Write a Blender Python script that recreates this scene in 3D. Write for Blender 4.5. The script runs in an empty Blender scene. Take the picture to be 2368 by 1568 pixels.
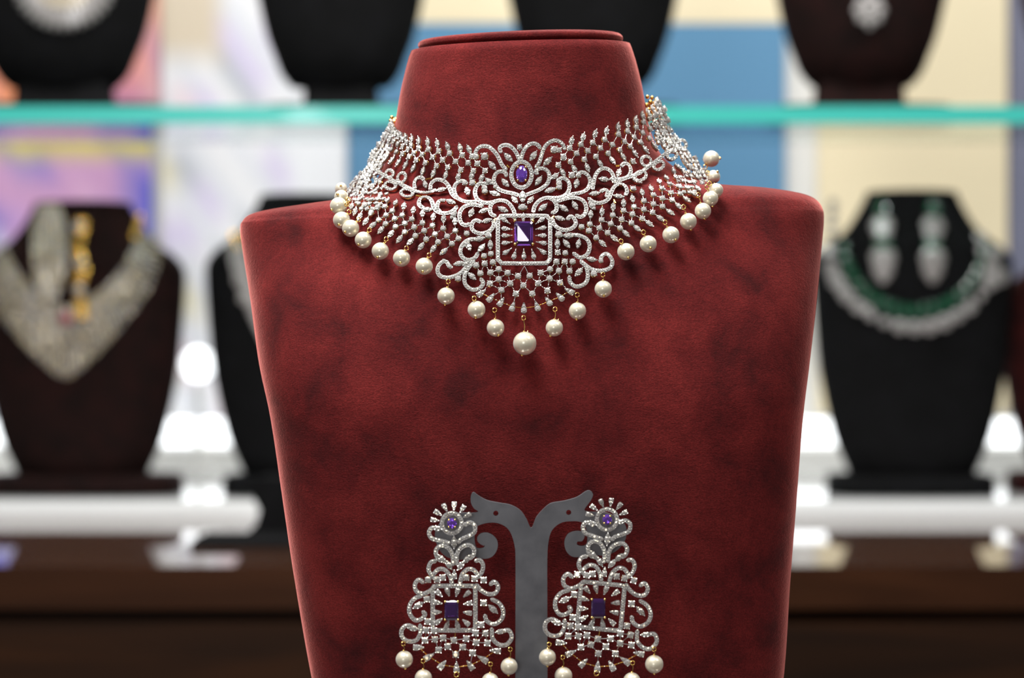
import bpy, bmesh, math, random
from mathutils import Vector, Matrix
from mathutils.bvhtree import BVHTree
random.seed(7)
C = bpy.context.scene.collection
FP = 5000.0            # focal length in pixels of the 2368 wide frame
CAMZ = 1.30

def W(px, py, Y):
    """point seen at pixel (px,py) that stands Y metres in front of the camera"""
    return Vector(((px-1184)/FP*Y, Y, CAMZ-(py-784)/FP*Y))

# ------------------------------------------------------------------ camera, world, lights, exposure
cam_d = bpy.data.cameras.new('camera'); cam = bpy.data.objects.new('camera', cam_d); C.objects.link(cam)
cam.location = (0, 0, CAMZ); cam.rotation_euler = (math.pi/2, 0, 0)
cam_d.sensor_width = 36; cam_d.lens = 36*FP/2368; cam_d.clip_start = .02
cam_d.dof.use_dof = True; cam_d.dof.focus_distance = .786; cam_d.dof.aperture_fstop = 8.0
bpy.context.scene.camera = cam
vs = bpy.context.scene.view_settings
vs.view_transform = 'Standard'; vs.look = 'None'; vs.gamma = 1; vs.use_curve_mapping = False; vs.exposure = 0.0

w = bpy.data.worlds.new('world'); bpy.context.scene.world = w; w.use_nodes = True
w.node_tree.nodes['Background'].inputs[0].default_value = (.95, .97, 1, 1)
w.node_tree.nodes['Background'].inputs[1].default_value = .08

def area(name, loc, target, size, power, col=(1, 1, 1), sy=None):
    l = bpy.data.lights.new(name, 'AREA'); l.energy = power; l.color = col; l.size = size
    if sy: l.shape = 'RECTANGLE'; l.size_y = sy
    o = bpy.data.objects.new(name, l); C.objects.link(o); o.location = loc
    o.rotation_euler = (Vector(target)-Vector(loc)).to_track_quat('-Z', 'Y').to_euler()
    return o
area('overhead_light', (-.22, .63, 2.05), (0, .82, 1.35), .42, 17., (1, .98, .95))
area('overhead_light', (.65, .45, 2.3), (0, .8, 1.35), .35, 5.5, (1, .95, .88))
area('overhead_light', (-1.3, -.4, 2.3), (0, .8, 1.3), .4, 1.2, (.92, .96, 1))
area('overhead_light', (.1, 1.28, 2.1), (0, .84, 1.36), .4, 7, (1, .98, .95))  # rim light added above and behind to brighten the bust's shoulders
SOFTBOX = area('front_softbox', (-.55, -1.6, 1.62), (0, .8, 1.34), .5, 7.5, (.97, .98, 1))  # softbox added behind the camera for the centre stone to reflect
SOFTBOX.rotation_euler = (SOFTBOX.rotation_euler.to_matrix() @ Matrix.Rotation(math.radians(52), 3, 'Z')).to_euler()
for i, (x, y) in enumerate([(-.7, .5), (.6, .45), (0, -.2), (-.5, -.6), (.45, -.7), (-1.5, .4), (1.5, .3), (.15, .25), (-1.0, -1.2), (.9, -1.3)]):
    area('sparkle_light', (x, y, 2.45), (0, .8, 1.3), .05, .75, (1, .95, .88) if i % 2 else (.95, .97, 1))  # small overhead lights added to make the stones sparkle
for x in (-.9, 0, .9):
    area('wall_fill', (x, 1.95, 2.75), (x, 2.92, 1.25), .5, 12, (1, .99, .97))  # unseen fill lights added to brighten the back wall
area('wide_wall_fill', (0, 1.6, 2.5), (0, 2.9, 1.1), 1.2, 8, (1, .99, .97), .3)  # one wider fill, also added to lift the background

# ------------------------------------------------------------------ materials
def sr(r, g, b):
    f = lambda c: (c/255/12.92) if c/255 <= .04045 else ((c/255+.055)/1.055)**2.4
    return (f(r), f(g), f(b), 1)
def mat(name, col, rough=.5, metal=0., **kw):
    m = bpy.data.materials.new(name); m.use_nodes = True
    b = m.node_tree.nodes['Principled BSDF']
    b.inputs['Base Color'].default_value = col; b.inputs['Roughness'].default_value = rough; b.inputs['Metallic'].default_value = metal
    for k, v in kw.items(): b.inputs[k.replace('_', ' ')].default_value = v
    return m
def N(m, t, **kw):
    n = m.node_tree.nodes.new(t)
    for k, v in kw.items():
        if k in n.inputs: n.inputs[k].default_value = v
        else: setattr(n, k, v)
    return n
def L(m, a, b): m.node_tree.links.new(a, b)
def ramp(m, fac, stops):
    r = N(m, 'ShaderNodeValToRGB'); e = r.color_ramp.elements
    e[0].position, e[0].color = stops[0]; e[1].position, e[1].color = stops[-1]
    for p, c in stops[1:-1]:
        q = e.new(p); q.color = c
    L(m, fac, r.inputs[0]); return r.outputs[0]

def velvet(name, dark, mid, light, sheen, tint, scale=1.0, bump=.5):
    m = mat(name, mid, .85); nt = m.node_tree; b = nt.nodes['Principled BSDF']
    b.inputs['Specular IOR Level'].default_value = .12
    b.inputs['Sheen Weight'].default_value = sheen; b.inputs['Sheen Roughness'].default_value = .30; b.inputs['Sheen Tint'].default_value = tint
    tc = N(m, 'ShaderNodeTexCoord')
    n1 = N(m, 'ShaderNodeTexNoise', Scale=44*scale, Detail=5., Roughness=.58, Distortion=.25); L(m, tc.outputs['Object'], n1.inputs['Vector'])
    n2 = N(m, 'ShaderNodeTexNoise', Scale=1500., Detail=2.); L(m, tc.outputs['Object'], n2.inputs['Vector'])
    mp = N(m, 'ShaderNodeMapping'); mp.inputs['Scale'].default_value = (700, 700, 1300); L(m, tc.outputs['Object'], mp.inputs['Vector'])
    n3 = N(m, 'ShaderNodeTexNoise', Scale=1., Detail=3., Distortion=1.2); L(m, mp.outputs[0], n3.inputs['Vector'])
    c1 = ramp(m, n1.outputs[0], [(.30, dark), (.45, mid), (.68, light)])
    mx = N(m, 'ShaderNodeMix', data_type='RGBA', blend_type='MULTIPLY'); mx.inputs[0].default_value = .75
    L(m, c1, mx.inputs[6]); g = ramp(m, n2.outputs[0], [(.25, (.55, .55, .55, 1)), (.7, (1.25, 1.25, 1.25, 1))]); L(m, g, mx.inputs[7])
    mx2 = N(m, 'ShaderNodeMix', data_type='RGBA', blend_type='MULTIPLY'); mx2.inputs[0].default_value = .38
    L(m, mx.outputs[2], mx2.inputs[6]); g3 = ramp(m, n3.outputs[0], [(.3, (.6, .6, .6, 1)), (.65, (1.2, 1.2, 1.2, 1))]); L(m, g3, mx2.inputs[7])
    L(m, mx2.outputs[2], b.inputs['Base Color'])
    bp = N(m, 'ShaderNodeBump', Strength=bump, Distance=.0004); L(m, n3.outputs[0], bp.inputs['Height']); 
    bp2 = N(m, 'ShaderNodeBump', Strength=.22, Distance=.002); L(m, n1.outputs[0], bp2.inputs['Height']); L(m, bp.outputs[0], bp2.inputs['Normal'])
    L(m, bp2.outputs[0], b.inputs['Normal'])
    return m
M = {}
M['maroon'] = velvet('maroon_velvet', sr(56, 12, 14), sr(82, 19, 20), sr(104, 30, 29), 1.0, sr(232, 140, 132))
M['black'] = velvet('black_velvet', sr(9, 9, 10), sr(12, 12, 13), sr(17, 17, 19), .04, sr(60, 60, 70))
M['brown'] = velvet('brown_velvet', sr(16, 7, 6), sr(24, 10, 8), sr(34, 14, 12), .10, sr(120, 60, 45))
M['oxblood'] = velvet('oxblood_velvet', sr(30, 8, 8), sr(44, 12, 11), sr(58, 16, 14), .12, sr(120, 60, 45))
M['stone'] = mat('white_stone', (.45, .44, .43, 1), .04, .3, IOR=2.25)
M['stone'].node_tree.nodes['Principled BSDF'].inputs['Thin Film Thickness'].default_value = 220
M['stone'].node_tree.nodes['Principled BSDF'].inputs['Thin Film IOR'].default_value = 1.45
M['silver'] = mat('rhodium_plating', (.50, .49, .48, 1), .33, 1.)
M['prong'] = mat('bright_rhodium_beads', (.86, .85, .82, 1), .2, 1.)
M['gold'] = mat('gold_plating', (.90, .52, .12, 1), .2, 1.)
M['goldlite'] = mat('polished_gold_wire', (.95, .66, .22, 1), .18, 1.)
M['pearl'] = mat('pearl_lustre', sr(208, 200, 178), .28, .32, Coat_Weight=.8, Coat_Roughness=.14, Subsurface_Weight=.0)
M['pearl'].node_tree.nodes['Principled BSDF'].inputs['Sheen Weight'].default_value = .25
M['violet'] = mat('violet_crystal', (.20, .08, .55, 1), .03, 0., IOR=1.8, Transmission_Weight=.7)
M['amethyst'] = mat('deep_amethyst', (.08, .022, .16, 1), .025, 0., IOR=1.9, Transmission_Weight=.75)
m = mat('grey_acrylic', sr(74, 75, 80), .38, 0.); M['acrylic'] = m
tc = N(m, 'ShaderNodeTexCoord'); n = N(m, 'ShaderNodeTexNoise', Scale=160., Detail=4.); L(m, tc.outputs['Object'], n.inputs['Vector'])
L(m, ramp(m, n.outputs[0], [(.3, sr(72, 72, 76)), (.7, sr(88, 88, 92))]), m.node_tree.nodes['Principled BSDF'].inputs['Base Color'])
M['cream'] = mat('cream_panel', sr(228, 214, 180), .6)
M['white'] = mat('white_panel', sr(215, 214, 210), .6)
M['blue'] = mat('blue_panel', sr(84, 134, 170), .6)
M['bluedeep'] = mat('deep_blue_panel', sr(66, 100, 142), .6)
M['greyblue'] = mat('grey_blue_panel', sr(110, 112, 132), .6)
M['glass'] = mat('shelf_glass', (.80, .95, .92, 1), .02, 0., IOR=1.45, Transmission_Weight=1.)
M['edge'] = mat('teal_glass_edge', sr(64, 190, 178), .25, 0., Coat_Weight=.6)
M['riser'] = mat('white_laminate', (.74, .75, .75, 1), .07)
M['lamp'] = mat('lit_tube', (1, 1, 1, 1), .5); b = M['lamp'].node_tree.nodes['Principled BSDF']
b.inputs['Emission Color'].default_value = (.93, .97, 1, 1); b.inputs['Emission Strength'].default_value = 2.2
M['grey'] = mat('brushed_grey', sr(120, 120, 124), .4, .3)
def wood(name, a, c, coat=0., ior=1.5, rough=.45):
    m = mat(name, a, rough, 0., Specular_IOR_Level=.15, Coat_Weight=coat, Coat_Roughness=.03, Coat_IOR=ior)
    tc = N(m, 'ShaderNodeTexCoord'); mp = N(m, 'ShaderNodeMapping'); mp.inputs['Scale'].default_value = (1.5, 30, 18); L(m, tc.outputs['Object'], mp.inputs['Vector'])
    n = N(m, 'ShaderNodeTexNoise', Scale=1.6, Detail=6., Distortion=.8); L(m, mp.outputs[0], n.inputs['Vector'])
    L(m, ramp(m, n.outputs[0], [(.3, a), (.7, c)]), m.node_tree.nodes['Principled BSDF'].inputs['Base Color'])
    return m
M['wood'] = wood('dark_walnut', sr(30, 16, 7), sr(52, 28, 11), rough=.6)
M['woodtop'] = wood('polished_walnut_top', sr(52, 30, 18), sr(78, 46, 28), 1., 3.6)
M['green'] = mat('green_crystal', (.012, .07, .035, 1), .05, 0., IOR=1.8)
M['red'] = mat('red_crystal', (.25, .01, .03, 1), .05, 0., IOR=1.8)
M['bead'] = mat('champagne_stone', (.50, .42, .29, 1), .15, .2, IOR=1.9)
M['beadw'] = mat('clear_stone', (.34, .32, .31, 1), .2, .1, IOR=1.8)
M['floor'] = mat('floor_tile', sr(120, 112, 104), .35)
def print_mat():
    m = mat('printed_poster', (1, 1, 1, 1), .5)
    a = N(m, 'ShaderNodeAttribute', attribute_name='print'); L(m, a.outputs[0], m.node_tree.nodes['Principled BSDF'].inputs['Base Color'])
    return m
M['print'] = print_mat()

# ------------------------------------------------------------------ object helpers
def link(name, me, parent=None, mats=None):
    o = bpy.data.objects.new(name, me); C.objects.link(o)
    if parent is not None: o.parent = parent
    if mats:
        for k in mats: me.materials.append(M[k])
    return o
def thing(name, label, cat, loc=(0, 0, 0), group=None):
    o = bpy.data.objects.new(name, None); C.objects.link(o); o.location = loc; o.empty_display_size = .01
    o['label'] = label; o['category'] = cat
    if group: o['group'] = group
    bpy.context.view_layer.update()
    return o
def tag(o, label, cat, group=None):
    o['label'] = label; o['category'] = cat
    if group: o['group'] = group
def adopt(o, parent):
    o.parent = parent; o.matrix_parent_inverse = Matrix.Translation(-parent.location)
class MB:
    """collects vertices and faces of ONE mesh"""
    def __init__(s): s.v = []; s.f = []; s.mi = []; s.cur = 0
    def add(s, vs_, fs, mtx=None, mi=None):
        n = len(s.v)
        s.v.extend([tuple(mtx @ Vector(q)) for q in vs_] if mtx else [tuple(q) for q in vs_])
        for i, f in enumerate(fs):
            s.f.append(tuple(n+k for k in f)); s.mi.append(mi[i] if isinstance(mi, list) else (s.cur if mi is None else mi))
    def box(s, a, b, bev=0):
        x0, y0, z0 = a; x1, y1, z1 = b
        s.add([(x0, y0, z0), (x1, y0, z0), (x1, y1, z0), (x0, y1, z0), (x0, y0, z1), (x1, y0, z1), (x1, y1, z1), (x0, y1, z1)],
              [(0, 3, 2, 1), (4, 5, 6, 7), (0, 1, 5, 4), (1, 2, 6, 5), (2, 3, 7, 6), (3, 0, 4, 7)])
    def mesh(s, name, smooth=False):
        me = bpy.data.meshes.new(name); me.from_pydata(s.v, [], s.f)
        if any(s.mi): me.polygons.foreach_set('material_index', s.mi)
        if smooth: me.polygons.foreach_set('use_smooth', [True]*len(s.f))
        me.update(); return me
    def obj(s, name, mats, parent=None, smooth=False):
        return link(name, s.mesh(name, smooth), parent, mats if isinstance(mats, (list, tuple)) else [mats])
def ico(r, c=(0, 0, 0), sub=1):
    bm = bmesh.new(); bmesh.ops.create_icosphere(bm, subdivisions=sub, radius=r)
    v = [tuple(Vector(x.co)+Vector(c)) for x in bm.verts]; f = [tuple(y.index for y in x.verts) for x in bm.faces]; bm.free(); return v, f
def tube(pts, r, n=6, closed=False):
    v = []; f = []; m = len(pts)
    up = Vector((.13, .27, .95)).normalized()
    for i, p in enumerate(pts):
        a = pts[(i-1) % m] if (closed or i > 0) else pts[i]; b2 = pts[(i+1) % m] if (closed or i < m-1) else pts[i]
        t = (Vector(b2)-Vector(a)).normalized(); x = t.cross(up)
        if x.length < 1e-6: x = t.cross(Vector((1, 0, 0)))
        x.normalize(); y = t.cross(x)
        rr = r[i] if isinstance(r, (list, tuple)) else r
        for k in range(n):
            an = 2*math.pi*k/n; v.append(tuple(Vector(p)+x*math.cos(an)*rr+y*math.sin(an)*rr))
    for i in range(m if closed else m-1):
        j = (i+1) % m
        for k in range(n): f.append((i*n+k, i*n+(k+1) % n, j*n+(k+1) % n, j*n+k))
    if not closed: f.append(tuple(range(n))[::-1]); f.append(tuple((m-1)*n+k for k in range(n)))
    return v, f
def catmull(P, step=2.0, closed=False):
    P = [Vector(p) for p in P]; n = len(P); out = []
    rng = range(n) if closed else range(n-1)
    for i in rng:
        p0 = P[(i-1) % n] if (closed or i > 0) else P[0]*2-P[1]
        p1 = P[i]; p2 = P[(i+1) % n]
        p3 = P[(i+2) % n] if (closed or i+2 < n) else P[-1]*2-P[-2]
        k = max(2, int((p2-p1).length/step))
        for j in range(k):
            t = j/k
            out.append(.5*((2*p1)+(p2-p0)*t+(2*p0-5*p1+4*p2-p3)*t*t+(3*p1-p0-3*p2+p3)*t*t*t))
    if not closed: out.append(P[-1])
    return out
def resample(pts, d, closed=False):
    q = list(pts)+([pts[0]] if closed else [])
    L_ = [0]
    for a, b2 in zip(q, q[1:]): L_.append(L_[-1]+(b2-a).length)
    n = max(1, round(L_[-1]/d)); out = []; j = 0
    for i in range(n if closed else n+1):
        t = L_[-1]*i/n
        while j < len(L_)-2 and L_[j+1] < t: j += 1
        s = (t-L_[j])/max(1e-9, L_[j+1]-L_[j]); out.append(q[j].lerp(q[j+1], s))
    return out

# ------------------------------------------------------------------ lofted display bust
def loft_bust(secs, nu=96, sub=6, p=2.0):
    """secs: (xl, yl, xr, yr, Yaxis, front, back, tilt, p) in pixel rows, all turned into metres; smooth in between"""
    rows = []
    for i in range(len(secs)-1):
        a, b2 = secs[i], secs[i+1]
        z = secs[max(0, i-1)]; c = secs[min(len(secs)-1, i+2)]
        k = sub
        for j in range(k):
            t = j/k
            r = []
            for q in range(9):
                p0, p1, p2, p3 = z[q], a[q], b2[q], c[q]
                d1 = (p2-p0)/2; d2 = (p3-p1)/2
                if (p1-p0)*(p2-p1) <= 0: d1 = 0
                if (p2-p1)*(p3-p2) <= 0: d2 = 0
                lim = 3*abs(p2-p1); d1 = max(-lim, min(lim, d1)); d2 = max(-lim, min(lim, d2))
                r.append((2*t**3-3*t*t+1)*p1+(t**3-2*t*t+t)*d1+(-2*t**3+3*t*t)*p2+(t**3-t*t)*d2)
            rows.append(r)
    rows.append(list(secs[-1]))
    v = []; f = []
    for (xl, yl, xr, yr, Y, df, db, tilt, pp) in rows:
        A = W(xl, yl, Y); B = W(xr, yr, Y); mid = (A+B)/2; h = (B-A)/2
        for k in range(nu):
            th = 2*math.pi*k/nu; cx, sy = math.cos(th), math.sin(th)
            e = 2/pp
            x = math.copysign(abs(cx)**e, cx); y = math.copysign(abs(sy)**e, sy)
            d = df if y > 0 else db
            pnt = mid+h*x; pnt = pnt+Vector((0, -d*y, d*y*tilt))
            v.append(tuple(pnt))
    R = len(rows)
    for i in range(R-1):
        for k in range(nu):
            f.append((i*nu+k, (i+1)*nu+k, (i+1)*nu+(k+1) % nu, i*nu+(k+1) % nu))
    c0 = sum((Vector(q) for q in v[:nu]), Vector())/nu; c1 = sum((Vector(q) for q in v[-nu:]), Vector())/nu
    v.append(tuple(c0)); v.append(tuple(c1)); n = len(v)
    for k in range(nu):
        f.append((n-2, k, (k+1) % nu)); f.append((n-1, (R-1)*nu+(k+1) % nu, (R-1)*nu+k))
    a = f[nu//4+2*nu]; e1 = Vector(v[a[1]])-Vector(v[a[0]]); e2 = Vector(v[a[2]])-Vector(v[a[0]])
    if e1.cross(e2).y > 0: f = [q[::-1] for q in f]
    return v, f

# ================================================================== SETTING
def struct(mb, name, m):
    o = mb.obj(name, m); o['kind'] = 'structure'; return o
b_ = MB(); b_.box((-3, -2.5, -.05), (3, 3.3, 0)); struct(b_, 'floor', 'floor')
YW = 2.95
def wx(px, Y): return (px-1184)/FP*Y
def wz(py, Y): return CAMZ-(py-784)/FP*Y
b_ = MB(); b_.box((-2.4, YW+.02, 0), (2.4, YW+.12, 2.7)); wall = struct(b_, 'wall_back', 'white')
def panel(x0, x1, y0, y1, m, th=.012, Y=YW+.02, nm='wall_panel'):
    b_ = MB(); b_.box((wx(x0, Y), Y-th, wz(y1, Y)), (wx(x1, Y), Y-.0002, wz(y0, Y))); return b_.obj(nm, m, wall)
panel(806, 1813, 58, 500, 'blue'); panel(806, 1813, 500, 955, 'bluedeep')
panel(806, 1813, -700, 56, 'cream', .010)
panel(1890, 2325, -700, 955, 'cream', .012); panel(2330, 2800, -700, 955, 'greyblue', .014)

# back counter, riser and shelf
Zc = 1.113; Yc0 = 1.778
t = thing('display_counter', 'dark walnut shop counter with polished top running along the back wall', 'counter', (0, 2.3, 0))
b_ = MB(); b_.box((-2.3, Yc0+.015, 0), (2.3, 2.93, Zc-.035)); adopt(b_.obj('carcass', 'wood'), t)
b_ = MB(); b_.box((-2.3, Yc0, Zc-.035), (2.3, 2.94, Zc)); adopt(b_.obj('counter_top', 'woodtop'), t)
z1 = wz(1412, Yc0); z2 = wz(1442, Yc0)
for (x0, x1) in ((-2.3, -.765), (-.76, .76), (.765, 2.3)):
    b_ = MB(); b_.box((x0, Yc0+.001, z1), (x1, Yc0+.0148, Zc-.0355)); adopt(b_.obj('drawer_front', 'wood'), t)
    b_ = MB(); b_.box((x0, Yc0-.002, .1), (x1, Yc0+.0148, z2)); adopt(b_.obj('door_panel', 'wood'), t)
Yr = 2.28; Zr = Zc+.0165
b_ = MB(); b_.box((-2.2, Yr, Zc), (2.2, 2.90, Zr-.006)); o = b_.obj('display_riser', 'riser'); tag(o, 'long low white platform on the back counter under the lower busts', 'platform')
b_ = MB(); b_.box((-2.2, Yr+.004, Zr-.006), (2.2, 2.90, Zr)); adopt(b_.obj('glass_top', 'riser'), o)
# glass shelf
Ys = 2.22; Zs = wz(246, Ys)
t = thing('glass_shelf', 'clear glass shelf with teal green edge carrying the upper row of busts', 'shelf', (0, 2.5, Zs-.012))
b_ = MB(); b_.box((-2.2, Ys+.002, Zs-.012), (2.2, 2.50, Zs)); adopt(b_.obj('glass_pane', 'glass'), t)
b_ = MB(); b_.box((-2.2, Ys-.002, Zs-.018), (2.2, Ys+.0018, Zs)); adopt(b_.obj('polished_edge', 'edge'), t)
for x in (-2.1, -1.0, 1.25, 2.1):
    b_ = MB(); b_.box((x-.008, 2.42, Zs-.034), (x+.008, YW+.02, Zs-.0122)); adopt(b_.obj('bracket', 'grey'), t)
# tube light low on the wall
Yl = 2.86
t = thing('tube_light', 'bright white strip light lying low along the back wall', 'light', (0, Yl, Zr))
v, f = tube([(x, Yl, wz(999, Yl)) for x in (-2.0, 2.0)], .0175, 16); b_ = MB(); b_.add(v, f); adopt(b_.obj('lit_tube', 'lamp', None, True), t)
b_ = MB(); b_.box((-2.05, Yl-.012, Zr), (2.05, Yl+.03, wz(1036, Yl))); adopt(b_.obj('lamp_housing', 'white'), t)
for x in (-2.02, 2.0):
    b_ = MB(); b_.box((x, Yl-.02, wz(1035, Yl)), (x+.02, Yl+.02, wz(975, Yl))); adopt(b_.obj('end_cap', 'white'), t)

# posters
def poster(name, x0, x1, y0, y1, Y, cells, label):
    """cells: rows of colours (a coarse print), one quad each, blended smoothly"""
    ny = len(cells); nx = len(cells[0]); v = []; f = []; col = []
    A = W(x0, y0, Y); B = W(x1, y1, Y)
    for j in range(ny):
        for i in range(nx):
            v.append((A.x+(B.x-A.x)*i/(nx-1), Y, A.z+(B.z-A.z)*j/(ny-1))); col.append(sr(*cells[j][i]))
    n = len(v)
    for q in v[:n]: q2 = (q[0], Y+.002, q[2]); v.append(q2)
    col += col[:n]
    for j in range(ny-1):
        for i in range(nx-1):
            a = j*nx+i; f.append((a, a+nx, a+nx+1, a+1)); f.append((n+a, n+a+1, n+a+nx+1, n+a+nx))
    edge = [i for i in range(nx)]+[j*nx+nx-1 for j in range(1, ny)]+[(ny-1)*nx+i for i in range(nx-2, -1, -1)]+[j*nx for j in range(ny-2, 0, -1)]
    for a, b2 in zip(edge, edge[1:]+edge[:1]): f.append((a, b2, n+b2, n+a))
    me = bpy.data.meshes.new(name); me.from_pydata(v, [], f); me.update()
    at = me.color_attributes.new('print', 'FLOAT_COLOR', 'POINT')
    for i, c in enumerate(col): at.data[i].color = c
    o = link(name, me, None, ['print']); tag(o, label, 'poster'); return o
Y_, Pu, Pk, Bl, Wh, Li, Or, Pe, Gr, Db = (205, 195, 90), (150, 128, 192), (198, 152, 192), (66, 78, 192), (226, 225, 222), (190, 185, 215), (225, 140, 95), (228, 150, 130), (190, 190, 195), (95, 105, 205)
poster('poster', -260, 352, 276, 960, YW+.005, [
    [Y_, Y_, Y_, Y_, Y_, (180, 175, 120), Y_, Y_, Y_, (190, 185, 110), Y_, Y_, Y_],
    [Y_, Y_, Y_, Y_, (195, 190, 95), (172, 165, 130), Y_, (190, 180, 90), (200, 190, 95), Y_, (185, 178, 100), Y_, Y_],
    [Bl, Pu, Pu, Pu, (180, 150, 170), Pk, (165, 140, 190), Pu, Pk, Pk, Pk, Pu, Pu],
    [Bl, Bl, Bl, Pu, Pu, Pk, Pk, Pk, Pk, (210, 165, 200), Pk, Pu, Bl],
    [Bl, Bl, Bl, Bl, Bl, Pu, (190, 150, 200), Pk, Pk, Pk, Pu, Pu, Bl],
    [Bl, Bl, Bl, Bl, Db, Li, Pk, Pk, Pk, Pu, Pu, Db, Bl],
    [Bl, Bl, Bl, Db, (200, 190, 225), (225, 205, 210), (200, 180, 210), Pu, Pk, Li, Pu, Bl, Bl],
    [Bl, Bl, Bl, Db, Db, Li, Li, Wh, Li, Li, Db, Bl, Bl],
    [Bl, Bl, Bl, Db, (120, 120, 230), Li, Li, Wh, Wh, Li, Db, Bl, Bl],
    [Bl]*13, [Bl]*13, [Wh, Li, Wh, Li, Db, Db, Li, Li, Wh, Wh, Li, Li, Li], [Wh]*13],
    'purple and blue poster with a yellow heading on the wall at far left')
poster('poster', -260, 372, -600, 236, YW+.005, [
    [Or, Or, Wh, Wh, Or, Or, Pe, Wh, Or, Or, Wh, Or], [Wh, Or, Pe, Or, Or, Wh, Pe, Or, Wh, Pe, Or, Pe],
    [Or]*12, [Pe, Or, Pe, Or, Wh, Or, Or, Pe, Or, Wh, Or, (240, 150, 110)],
    [Or, Pe, Or, Pe, Wh, Or, Or, Or, Pe, Or, (232, 160, 125), (236, 140, 100)],
    [Or, Or, Pe, Pe, Or, Or, Or, (200, 140, 100), (150, 130, 120), (150, 135, 128), (222, 170, 150), (230, 150, 120)],
    [Pe, Pe, Pe, (240, 160, 150), Pe, Or, Or, (190, 110, 70), (200, 128, 80), (205, 135, 90), (222, 150, 130), (215, 160, 140)],
    [Pe, Pe, Pe, (245, 170, 165), Pe, Or, Or, (190, 110, 70), (215, 130, 85), (225, 140, 110), (228, 150, 135), (180, 140, 165)],
    [Pe, Pe, Pe, (120, 60, 80), Pe, Or, Or, (150, 80, 60), (200, 120, 90), (180, 120, 160), (190, 130, 160), (200, 160, 170)]],
    'orange and pink poster above the glass shelf behind the top left bust')
random.seed(3); cells = []
for j in range(22):
    r = []
    for i in range(9):
        g = random.random(); base = (226, 226, 228) if (i+j) % 2 else (214, 216, 222)
        if g < .10: base = (205, 196, 222)
        elif g < .18: base = (225, 205, 212)
        elif g < .25: base = (222, 214, 180)
        elif g < .32: base = (178, 182, 190)
        if i > 5: base = (226, 228, 232)
        if 6 <= j <= 8 and i < 3 or (j < 5 and i < 4 and g < .6): base = (206, 192, 170)
        r.append(base)
    cells.append(r)
poster('poster', 376, 800, -500, 1060, YW+.008, cells, 'tall white wall sheet with faint pastel squares between poster and blue panel')

# round lamp glare on the platform
t = thing('spot_lamp', 'small round lit lamp standing between the brown and black busts', 'lamp', W(462, 1094, 2.80))
b_ = MB(); v, f = ico(.021, (0, 0, 0), 3); b_.add(v, f, Matrix.Translation(W(458, 842, 2.80))); adopt(b_.obj('bulb', 'lamp', None, True), t)
v, f = tube([Vector((W(458, 842, 2.8).x, 2.80, Zr)), W(458, 885, 2.80)], .004, 8); b_ = MB(); b_.add(v, f); adopt(b_.obj('stem', 'white'), t)
v, f = tube([Vector((W(458, 842, 2.8).x, 2.80, Zr)), Vector((W(458, 842, 2.8).x, 2.80, Zr+.006))], .02, 20); b_ = MB(); b_.add(v, f); adopt(b_.obj('base', 'white'), t)
# ================================================================== BACKGROUND BUSTS
TEMPLATE = [(715, 96, .034, .030, 2.0), (712, 104, .036, .032, 2.0), (700, 108, .038, .034, 2.0), (655, 132, .042, .036, 2.1), (618, 160, .046, .036, 2.2),
            (590, 196, .050, .034, 2.3), (566, 216, .052, .032, 2.5), (535, 224, .052, .030, 2.6), (450, 220, .052, .028, 2.6), (300, 207, .050, .026, 2.6),
            (160, 178, .046, .024, 2.5), (90, 152, .042, .022, 2.4), (56, 136, .036, .020, 2.2), (32, 112, .03, .018, 2.1)]
def mini_bust(cx, ybase, Y, m, label, s=1.0, wsc=1.0, hs=1.0, base_w=190, tops=1.0, group=None, shelf_z=None, sh=.021):
    base = W(cx, ybase, Y)
    if shelf_z is not None: base.z = shelf_z
    t = thing('display_bust', label, 'display bust', base, group)
    secs = []
    for (dy, hw, df, db, p) in TEMPLATE:
        py = ybase-dy*s*hs; k = s*wsc*(tops if dy > 600 else 1)
        secs.append((cx-hw*k, py, cx+hw*k, py, Y+.01, df*s, db*s, 0, p))
    v, f = loft_bust(secs, 48, 4); b_ = MB(); b_.add(v, f); body = b_.obj('body', m, None, True); adopt(body, t)
    zb = wz(ybase-33*s*hs, Y+.01); zt = base.z+.0005
    # foot: rounded slab and short collar
    hw = base_w*s/FP*Y; cxw = wx(cx, Y); v = []; n = 40
    for z, k in ((zt, 1.0), (zt+sh*.75, 1.0), (zt+sh, .97), (zt+sh+.001, .50), (zb+.004, .48)):
        for i in range(n):
            a = 2*math.pi*i/n; e = .5
            v.append((cxw+hw*k*math.copysign(abs(math.cos(a))**e, math.cos(a)), Y+.01+.055*s*k*math.copysign(abs(math.sin(a))**e, math.sin(a)), z))
    f = [(r*n+i, r*n+(i+1) % n, (r+1)*n+(i+1) % n, (r+1)*n+i) for r in range(4) for i in range(n)]+[tuple(range(n))[::-1], tuple(4*n+i for i in range(n))]
    b_ = MB(); b_.add(v, f); adopt(b_.obj('foot', m, None, True), t)
    body.data.calc_loop_triangles()
    return t, BVHTree.FromPolygons([tuple(x.co) for x in body.data.vertices], [tuple(p_.vertices) for p_ in body.data.polygons])
YL = 2.37
sz = Zs
brown, bv_brown = mini_bust(192, 1158, YL, 'brown', 'dark brown velvet bust at lower left wearing a V shaped gold necklace', 1.0, 1.06, .965, 225, 1.0, 'velvet busts on the lower platform', Zr)
blackm, bv_blackm = mini_bust(712, 1158, YL, 'black', 'black velvet bust half hidden behind the left edge of the maroon bust', 1.0, 1.05, .99, 195, 1.0, 'velvet busts on the lower platform', Zr)
blackr, bv_blackr = mini_bust(2108, 1158, YL, 'black', 'black velvet bust at lower right wearing a green and clear stone necklace', 1.0, 1.03, 1.0, 190, .97, 'velvet busts on the lower platform', Zr)
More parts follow.
